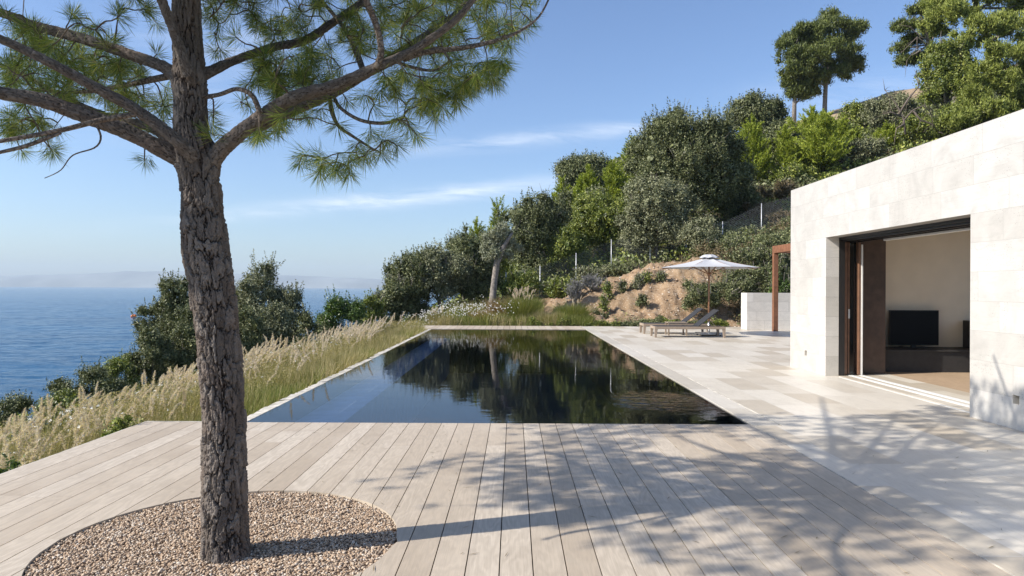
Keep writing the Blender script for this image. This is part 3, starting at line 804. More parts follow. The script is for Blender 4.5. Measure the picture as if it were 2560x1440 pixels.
# ------------------------------------------------------------------ corten pergola and the low wall behind it
pg = empty('pergola', (8.73, 22.8, 0), 'rust brown steel pergola frame between the house and the low stone wall', 'pergola')
m = MB(); m.box(8.66, 8.81, 22.72, 22.87, 0.0, 2.60); m.build('post', M['corten'], pg, bevel=0.005)
m = MB(); m.box(8.66, 8.81, 13.6, 22.87, 2.602, 2.84); m.build('beam', M['corten'], pg, bevel=0.005)
m = MB(); m.box(8.66, 8.81, 13.6, 13.75, 0.0, 2.60); m.build('post', M['corten'], pg, bevel=0.005)
m = MB(); m.box(8.812, 12.4, 22.74, 22.86, 2.61, 2.83); m.build('beam', M['corten'], pg, bevel=0.005)
m = MB(); m.box(8.812, 12.4, 13.62, 13.74, 2.61, 2.83); m.build('beam', M['corten'], pg, bevel=0.005)
m = MB(); m.box(12.4, 12.55, 22.72, 22.87, 0.0, 2.84); m.build('post', M['corten'], pg, bevel=0.005)
lw = empty('low_wall', (9.5, 23.5, 0), 'low travertine wall at the far corner of the terrace behind the rust brown post', 'wall')
m = MB(); m.box(8.0, 14.0, 23.4, 24.0, 0.0, 1.27); m.build('wall', M['lowwall'], lw, bevel=0.004)

# ------------------------------------------------------------------ sun loungers, side table, parasol
def lounger(x, y, label, two=0.0):
    r = empty('sun_lounger', (x, y, 0), label, 'sun lounger', 'teak sun loungers beside the pool')
    L, W, H = 2.03, 0.66, 0.315
    f = MB()
    f.box(x, x + L, y, y + 0.035, H - 0.075, H); f.box(x, x + L, y + W - 0.035, y + W, H - 0.075, H)
    f.box(x, x + 0.045, y + 0.036, y + W - 0.036, H - 0.074, H - .001); f.box(x + L - 0.045, x + L, y + 0.036, y + W - 0.036, H - 0.074, H - .001)
    f.build('frame', M['teak'], r, bevel=0.004)
    for lx, s in ((x, 1), (x + L - 0.085, -1)):
        for ly in (y + 0.003, y + W - 0.058):
            g = MB(); d = 0.028 * s; b0 = lx + (0 if s > 0 else 0.03)
            g.hexa([(b0, ly, 0), (b0 + .055, ly, 0), (b0 + .055, ly + .055, 0), (b0, ly + .055, 0)],
                   [(lx, ly, H - .076), (lx + .085, ly, H - .076), (lx + .085, ly + .055, H - .076), (lx, ly + .055, H - .076)])
            g.build('leg', M['teak'], r, bevel=0.003)
    for k in (1,):
        g = MB(); g.hexa([(x + 1.42, y + 0.10, 0.02), (x + 1.47, y + 0.10, 0.02), (x + 1.47, y + .14, 0.02), (x + 1.42, y + .14, 0.02)],
                         [(x + 1.42, y + 0.10, H - .076), (x + 1.47, y + .10, H - .076), (x + 1.47, y + .14, H - .076), (x + 1.42, y + .14, H - .076)])
    s = MB(); s.box(x + 0.05, x + 1.28, y + 0.04, y + W - 0.04, H - 0.018, H + 0.006); s.build('seat', M['mesh'], r, bevel=0.003)
    bx0, bz0, bx1, bz1 = x + 1.27, H + 0.0, x + 1.86 + two, H + 0.47
    b = MB(); t = 0.022
    nx_, nz_ = -(bz1 - bz0), (bx1 - bx0); ln = math.hypot(nx_, nz_); nx_, nz_ = nx_ / ln * t, nz_ / ln * t
    b.hexa([(bx0, y + .045, bz0), (bx1, y + .045, bz1), (bx1, y + W - .045, bz1), (bx0, y + W - .045, bz0)],
           [(bx0 + nx_, y + .045, bz0 + nz_), (bx1 + nx_, y + .045, bz1 + nz_), (bx1 + nx_, y + W - .045, bz1 + nz_), (bx0 + nx_, y + W - .045, bz0 + nz_)])
    b.build('backrest', M['mesh'], r, bevel=0.003)
    for yy_ in (y + 0.12, y + W - 0.14):
        p = MB(); p.tube([(x + 1.60, yy_, H + 0.20), (x + 1.80, yy_, H - 0.03)], 0.010, 6); p.build('backrest_prop', M['teak'], r)
lounger(4.05, 19.55, 'nearer teak sun lounger with raised charcoal back, closest to the pool')
lounger(4.02, 21.10, 'farther teak sun lounger with raised charcoal back, behind the side table')
st = empty('side_table', (4.92, 20.65, 0), 'small slatted teak side table standing between the two loungers', 'side table')
m = MB()
for k in range(7): m.box(4.62, 5.22, 20.43 + k * .064, 20.43 + k * .064 + .057, 0.375, 0.395)
m.build('top', M['teak'], st)
for ya in (20.44, 20.84):
    m = MB(); m.box(4.63, 5.21, ya, ya + .02, 0.32, 0.373); m.build('apron', M['teak'], st)
for lx in (4.63, 5.165):
    for ly in (20.435, 20.825):
        m = MB(); m.box(lx, lx + .045, ly, ly + .045, 0, 0.3735); m.build('leg', M['teak'], st, bevel=0.003)

UX, UY = 5.88, 20.55
um = empty('parasol', (UX, UY, 0), 'white canvas parasol with a timber pole, open over the loungers', 'parasol')
m = MB(); m.box(UX - .33, UX + .33, UY - .33, UY + .33, 0.03, 0.085)
m.build('base_plate', M['steel'], um, bevel=0.008)
for dx in (-.27, .27):
    for dy in (-.27, .27):
        m = MB(); m.tube([(UX + dx, UY + dy - .012, 0.024), (UX + dx, UY + dy + .012, 0.024)], 0.024, 12); m.build('wheel', M['blackmetal'], um)
m = MB(); m.tube([(UX, UY, 0.085), (UX, UY, 0.42)], 0.032, 16); m.build('base_tube', M['steel'], um, True)
m = MB(); m.tube([(UX, UY, 0.3), (UX, UY, 2.36)], [0.027, 0.025], 16); m.build('pole', M['parawood'], um, True)
for za in (1.80, 2.25):
    m = MB(); m.tube([(UX, UY, za), (UX, UY, za + .09)], 0.048, 12); m.build('hub', M['parawood'], um, True)
RIM, RZ, TZ, NR = 1.50, 2.03, 2.36, 8
A0 = math.radians(9)
def ridge(k, t):      # point on rib k (may be fractional between ribs), t 0..1
    a = A0 + 2 * math.pi * k / NR
    rr_ = RIM * t
    f = k - math.floor(k)
    shrink = math.cos(math.pi / NR) / math.cos((f - .5) * 2 * math.pi / NR)
    sag = -0.035 * math.sin(math.pi * min(f, 1 - f) * 2 * 0.5) * math.sin(math.pi * t) - 0.02 * math.sin(math.pi * t)
    return (UX + rr_ * shrink * math.cos(a), UY + rr_ * shrink * math.sin(a), TZ - (TZ - RZ) * t + sag)
def canopy():
    V = []; F = []; nr, ns = 8 * NR, 12
    for th in (0.0, -0.004):
        for i in range(ns + 1):
            t = 0.07 + 0.93 * i / ns
            for k in range(nr):
                p = ridge(k / 8.0, t); V.append((p[0], p[1], p[2] + th))
    n = nr * (ns + 1)
    for i in range(ns):
        for k in range(nr):
            a, b_, c, d = i * nr + k, i * nr + (k + 1) % nr, (i + 1) * nr + (k + 1) % nr, (i + 1) * nr + k
            F.append((a, d, c, b_)); F.append((n + a, n + b_, n + c, n + d))
    for k in range(nr):
        a, b_ = ns * nr + k, ns * nr + (k + 1) % nr
        F.append((a, n + a, n + b_, b_))
    q = MB(); q.v = V; q.f = F
    return q.build('canopy', M['canvas'], um, False)
cn = canopy()
m = MB()      # small raised vent cap with folds
nk = 32; ring = []
for i, (rr_, zz) in enumerate(((0.02, 2.435), (0.11, 2.43), (0.20, 2.40), (0.29, 2.335))):
    for k in range(nk):
        a = 2 * math.pi * k / nk; fold = 0.012 * math.cos(a * 8) * i / 3
        m.v.append((UX + rr_ * math.cos(a), UY + rr_ * math.sin(a), zz + fold))
for i in range(3):
    for k in range(nk): m.f.append((i * nk + k, (i + 1) * nk + k, (i + 1) * nk + (k + 1) % nk, i * nk + (k + 1) % nk))
m.f.append(tuple(range(nk)))
m.build('vent_cap', M['canvas'], um)
for k in range(NR):
    a = A0 + 2 * math.pi * k / NR; c, s_ = math.cos(a), math.sin(a)
    m = MB(); m.tube([(UX + .04 * c, UY + .04 * s_, 2.32), (UX + 0.75 * c, UY + .75 * s_, 2.165), (UX + 1.50 * c, UY + 1.5 * s_, 2.008)], [0.014, 0.014, 0.011], 6)
    rb = m.build('rib', M['parawood'], um)
    m = MB(); m.tube([(UX + .05 * c, UY + .05 * s_, 1.86), (UX + .72 * c, UY + .72 * s_, 2.155)], 0.012, 6); m.build('strut', M['parawood'], rb)
m = MB(); m.tube([(UX + .035, UY - .03, 2.2), (UX + .05, UY - .035, 1.7), (UX + .035, UY - .03, 1.25)], 0.004, 5); m.build('cord', M['canvas'], um)

# ------------------------------------------------------------------ fence on the slope
fn = empty('wire_fence', (1.3, 34.0, float(terrain(1.3, 34.0))), 'thin chain link fence with slim steel posts climbing the slope', 'fence')
FP = [(1350, 34.0, 664), (1440, 34.5, 632), (1528, 35, 598), (1625, 35.0, 590), (1715, 35.0, 575), (1806, 34.6, 553), (1903, 34.2, 508), (2000, 33.8, 480)]
FP = [(1180, 33.6, 690), (1265, 33.8, 680)] + FP
posts = []
for px, D, ty in FP:
    x, y, zt = at(px, ty, D); zg = float(terrain(x, y)); zb = min(zg, zt - 1.75); posts.append((x, y, zb, zt))
    m = MB(); m.tube([(x, y, zb - .3), (x, y, zt)], 0.022, 10); m.build('post', M['galv'], fn, True)
m = MB()
for (a, b_) in zip(posts[:-1], posts[1:]):
    va, vb = Vector((a[0], a[1], a[3] - .05)), Vector((b_[0], b_[1], b_[3] - .05)); La = (vb - va).length; H = 1.7; n = int(La / 0.11)
    for k in range(-int(H / 0.11) - 1, n + 1):
        for s_ in (1, -1):
            u0 = k * 0.11; pts = []
            lo, hi = max(0.0, u0), min(La, u0 + H)
            if hi - lo < .05: continue
            def P(u):
                d = (u - u0) if s_ > 0 else H - (u - u0)
                p = va.lerp(vb, u / La); return (p.x, p.y, p.z - d)
            p0, p1 = P(lo), P(hi); w_ = 0.0024
            m.quad((p0[0], p0[1] - .001 * s_, p0[2] - w_), (p1[0], p1[1] - .001 * s_, p1[2] - w_), (p1[0], p1[1] - .001 * s_, p1[2] + w_), (p0[0], p0[1] - .001 * s_, p0[2] + w_))
m.build('wire_mesh', M['wire'], fn)

# ------------------------------------------------------------------ buoy
bx, by, _ = at(335, 795, 252.0)
bo = empty('buoy', (bx, by, SEA), 'small orange buoy floating on the blue sea', 'buoy')
m = MB(); m.tube([(bx - 0.9, by, SEA + .0), (bx - 0.8, by, SEA + .30), (bx - 0.4, by, SEA + .5), (bx + .4, by, SEA + .5), (bx + .8, by, SEA + .3), (bx + 0.9, by, SEA + .0)], [0.25, .42, .5, .5, .42, .25], 14)
m.build('float', M['orange'], bo, True)
m = MB(); m.tube([(bx, by, SEA + .9), (bx, by, SEA + 1.1)], 0.10, 10); m.build('lifting_eye', M['orange'], bo, True)

# ------------------------------------------------------------------ vegetation
def rnd_dirs(rng, n):
    v = rng.standard_normal((n, 3)); return v / np.linalg.norm(v, axis=1, keepdims=True)

def leaf_quads(rng, P, N, l, w, up=None):
    """rhombus leaves at P with normals N; l, w arrays or scalars; up: long axis directions"""
    n = len(P)
    if up is None: up = rnd_dirs(rng, n)
    u = up - N * np.sum(up * N, 1, keepdims=True); u /= np.linalg.norm(u, axis=1, keepdims=True) + 1e-9
    v = np.cross(N, u)
    l = (np.zeros(n) + l)[:, None]; w = (np.zeros(n) + w)[:, None]
    V = np.stack([P - u * l / 2, P + v * w / 2 - u * l * .05, P + u * l / 2, P - v * w / 2 - u * l * .05], 1).reshape(-1, 3)
    return V, np.arange(4 * n).reshape(n, 4)

class Geo:
    def __init__(s): s.V = []; s.F = []; s.n = 0; s.mi = []
    def add(s, V, F, mi=0):
        if len(F) == 0: return
        s.V.append(V); s.F.append(F + s.n); s.n += len(V); s.mi.append(np.full(len(F), mi))
    def addmb(s, mb, mi=0):
        V = np.array(mb.v, float); F4 = np.array([f for f in mb.f if len(f) == 4])
        s.add(V, F4, mi)
    def mesh(s, name, mats, origin=(0, 0, 0), smooth=False):
        V = np.concatenate(s.V) - np.array(origin)
        return new_mesh(name, V, s.F, mats, smooth, None, np.concatenate(s.mi))

def oak_leaves(rng, W, Dp, H, zb, leaf, density=1.0, lobes=None, spiky=0.5, bottom=0.0, style='oak'):
    """crown in local coordinates: ellipsoid-like, width W, depth Dp, from z=zb to z=H, built of lobes, sub-clumps and leaves"""
    ch = H - zb; R = np.array([W / 2, Dp / 2, ch / 2]); C = np.array([0, 0, zb + ch / 2])
    nl = int((lobes or 14 + 1.1 * W * ch ** 0.8) * 1.5)
    nl = min(nl, 90)
    d = rnd_dirs(rng, nl); d[:, 2] = np.where(d[:, 2] < -0.75, -d[:, 2] * .4, d[:, 2]); d[:, 1] = np.where(d[:, 1] > 0.5, -d[:, 1], d[:, 1])
    d /= np.linalg.norm(d, axis=1, keepdims=True)
    lr = min(R) * (0.16 + 0.36 * rng.random(nl) ** 1.3)
    cen = C + d * (R - lr[:, None] * 0.80) * rng.uniform(0.60, 1.06, nl)[:, None] + rng.standard_normal((nl, 3)) * 0.07 * R
    cen = np.concatenate([cen, C[None]]); lr = np.concatenate([lr, [min(R) * 0.62]])
    # every lobe breaks into smaller heads that stand proud of it, with dark gaps between them
    c2, r2_, par = [], [], []
    for i_, (c, r) in enumerate(zip(cen[:-1], lr[:-1])):
        c2.append(c); r2_.append(r * .72)
        if r > leaf * 3:
            for _ in range(7):
                dd = rnd_dirs(rng, 1)[0]; dd[2] = abs(dd[2]) * .8 + dd[2] * .2; dd[1] = -abs(dd[1]) if rng.random() < .5 else dd[1]
                dd /= np.linalg.norm(dd); c2.append(c + dd * r * .72); r2_.append(r * rng.uniform(.26, .46))
    cen = np.array(c2 + [C * np.array([1, 1, 1.0])]); lr = np.array(r2_ + [min(R) * 0.55])
    cl = leaf * 3.0            # sub-clump radius
    Ps = []; Ns = []; Us = []; Cc = []
    for c, r in zip(cen, lr):
        ns = int(4 * math.pi * r * r / (cl * cl) * 0.80 * density) + 4
        sd = rnd_dirs(rng, ns); rr_ = r * rng.uniform(0.78, 1.12, ns)
        sp = c + sd * rr_[:, None] * np.array([1, 1, 1.12])
        if style == 'pine': sp[:, 2] += 0.0
        inside = np.zeros(ns, bool)
        near = np.sum((cen - c) ** 2, 1) < (r * 1.15 + lr) ** 2
        for c3, r3 in zip(cen[near], lr[near]):
            if r3 == r: continue
            inside |= np.sum((sp - c3) ** 2, 1) < (0.80 * r3) ** 2
        sp, sd = sp[~inside], sd[~inside]
        Cc.append(np.concatenate([sp, sd], 1))
    S = np.concatenate(Cc); sp, sd = S[:, :3], S[:, 3:]
    per = 19 if style == 'oak' else 30
    k = np.repeat(np.arange(len(sp)), per)
    off = rng.standard_normal((len(k), 3)) * cl * 0.42
    P = sp[k] + off
    nrm = sd[k] * 0.55 + rng.standard_normal((len(k), 3)) * 0.75 + off / cl * 0.5 + np.array([0, 0, .25]); nrm /= np.linalg.norm(nrm, axis=1, keepdims=True)
    size = rng.uniform(0.65, 1.25, len(k)) * leaf
    G = Geo()
    keep = P[:, 2] > bottom
    if style == 'oak':
        V, F = leaf_quads(rng, P[keep], nrm[keep], size[keep], size[keep] * 0.55); G.add(V, F)
    else:   # needle tufts: thin, pointing out and up
        up = sd[k] * 0.8 + np.array([0, 0, 0.9]) + rng.standard_normal((len(k), 3)) * 0.45; up /= np.linalg.norm(up, axis=1, keepdims=True)
        nn = np.cross(up, rnd_dirs(rng, len(k))); nn /= np.linalg.norm(nn, axis=1, keepdims=True)
        V, F = leaf_quads(rng, P[keep], nn[keep], size[keep] * 1.9, size[keep] * 0.42, up[keep]); G.add(V, F)
    # coarser leaves inside the lobes close off see-through
    npi = int(len(sp) * 2.2)
    li = rng.integers(0, len(cen), npi); dd = rnd_dirs(rng, npi)
    P2 = cen[li] + dd * (lr[li] * rng.uniform(0.35, 0.72, npi))[:, None]
    P2 = P2[P2[:, 2] > bottom + 0.05]
    if len(P2):
        V, F = leaf_quads(rng, P2, rnd_dirs(rng, len(P2)), leaf * 3.2, leaf * 2.4); G.add(V, F)
    # loose shoots standing out of the outline
    nsh = int(spiky * len(cen) * 0.7)
    if nsh:
        li = rng.integers(0, len(sp), nsh)
        for q in li:
            if sp[q, 2] < C[2] - 0.1 * ch: continue
            L = rng.uniform(0.04, 0.11) * ch + leaf * 2; dirv = sd[q] * 0.35 + np.array([0, 0, 1.0]) + rng.standard_normal(3) * 0.18; dirv /= np.linalg.norm(dirv)
            m_ = int(L / leaf * 4) + 4; t = rng.random(m_)
            PP = sp[q] + dirv * (t * L)[:, None] + rng.standard_normal((m_, 3)) * leaf * 0.45 * (1.2 - t)[:, None]
            V, F = leaf_quads(rng, PP, rnd_dirs(rng, m_), leaf * .9, leaf * .5); G.add(V, F)
    return G, cen, lr

def young_pine(rng, W, H, leaf):
    """loose irregular cone: tiers of boughs that sweep out and up, each carrying feathery shoots"""
    G = Geo(); P = []; U = []
    tops = [(0.0, 0.0, H, W)] + [(rng.normal(0, W * .22), rng.normal(0, W * .22), H * rng.uniform(.55, .85), W * rng.uniform(.4, .65)) for _ in range(2 if W > 1.5 else 1)]
    for tx, ty_, h, w in tops:
        nb = int(h * 8) + 12
        for i in range(nb):
            t = (i + rng.random()) / nb; z = h * (0.03 + 0.80 * t)
            L = w / 2 * (1.05 - t) ** 0.7 * rng.uniform(0.45, 1.15)
            a = i * 2.4 + rng.normal(0, .5); ca, sa = math.cos(a), math.sin(a)
            for j in range(int(4 + L * 8)):
                s_ = rng.uniform(0.25, 1.0); side = rng.normal(0, 0.22 * L * s_ + .03)
                q0 = np.array([tx + ca * L * s_ - sa * side, ty_ + sa * L * s_ + ca * side, z + 0.55 * L * s_ ** 1.5])
                sh = rng.uniform(0.25, 0.6) * (0.5 + 0.22 * H ** .5) * (0.8 + .5 * s_)
                d = np.array([ca * .75, sa * .75, 1.0]) + rng.standard_normal(3) * 0.3; d /= np.linalg.norm(d)
                m_ = int(14 + 26 * sh); q = rng.random(m_)
                P.append(q0 + d * (q * sh)[:, None]); U.append(d * 0.8 + rng.standard_normal((m_, 3)) * 0.5)
        for j in range(7):
            d = np.array([rng.normal(0, .22), rng.normal(0, .22), 1.0]); m_ = 60; q = rng.random(m_)
            P.append(np.array([tx, ty_, h * rng.uniform(.80, .88)]) + d * (q * h * .13)[:, None]); U.append(d * .7 + rng.standard_normal((m_, 3)) * .5)
    P = np.concatenate(P); U = np.concatenate(U); U /= np.linalg.norm(U, axis=1, keepdims=True)
    N = np.cross(U, rnd_dirs(rng, len(P))); N /= np.linalg.norm(N, axis=1, keepdims=True)
    V, F = leaf_quads(rng, P + U * leaf * .5, N, leaf * rng.uniform(1.3, 2.4, len(P)), leaf * 0.36, U); G.add(V, F)
    return G

def trunk_mb(rng, x, y, z0, H, r, lean=(0, 0), limbs=None):
    m = MB(); n = 7; pts = []; rad = []
    for i in range(n):
        t = i / (n - 1)
        pts.append((x + lean[0] * t * H + rng.normal(0, .03 * H * .3), y + lean[1] * t * H, z0 - .25 + (H + .25) * t)); rad.append(r * (1.25 - .85 * t))
    m.tube(pts, rad, 9)
    if limbs is not None:
        for c in limbs:
            j = min(n - 2, max(1, int(n * rng.uniform(0.3, 0.8)))); p = Vector(pts[j]); e_ = Vector(c)
            mid_ = p.lerp(e_, .5) + Vector((0, 0, -0.08 * (e_ - p).length))
            m.tube([p, mid_, e_], [rad[j] * .55, rad[j] * .38, rad[j] * .15], 6)
            for _ in range(2 if y > 26 else 0):      # bare twigs that stick out through the leaves
                dv = (e_ - Vector((x, y, z0 + H * .6))); dv.normalize(); dv += Vector(tuple(rng.normal(0, .45, 3))) + Vector((0, -.2, .45)); dv.normalize()
                Lt = rng.uniform(.12, .24) * (H + 1.2); q_ = e_ + dv * Lt; k_ = e_.lerp(q_, .5) + Vector(tuple(rng.normal(0, .06 * Lt, 3)))
                m.tube([e_, k_, q_], [rad[j] * .16 + .012, .012, .005], 4)
    return m

SEED = [100]
def plant(name, label, cat, group, px, D, ty, wpx, kind, mat_, dp=0.9, zb=0.0, density=1.0, spiky=0.5, base=None, trunk_r=None, leafk=1.0, lobes=None):
    SEED[0] += 7; rng = np.random.default_rng(SEED[0])
    x, y, zt = at(px, ty, D); W = wpx / FPX * D
    z0 = float(terrain(x, y)) if base is None else base
    z0 = min(z0, zt - 0.35)
    H = zt - z0; leaf = max(0.036, 0.0026 * D) * leafk
    root = empty(name, (x, y, z0), label, cat, group)
    if kind == 'yp':
        G = young_pine(rng, W, H, leaf); cen = None
    else:
        G, cen, lr = oak_leaves(rng, W, W * dp, H, zb * H, leaf, density, lobes, spiky, 0.0, 'pine' if kind == 'mp' else 'oak')
    cr = link('crown', G.mesh(name + '_crown', M[mat_]), root)
    tr = trunk_r or max(0.03, 0.022 * H)
    limbs = None
    if cen is not None:
        ids = rng.permutation(len(cen))[:min(16, len(cen))]; limbs = [tuple(cen[i] + np.array([x, y, z0])) for i in ids]
    tm = trunk_mb(rng, x, y, z0, H * (0.6 if kind != 'mp' else .8), tr, (0, 0), limbs)
    tm.build('trunk', M['greytrunk'], root, True)
    return root
HS = 'trees and bushes on the slope behind the terrace'
LS = 'bushes between the grass and the sea'
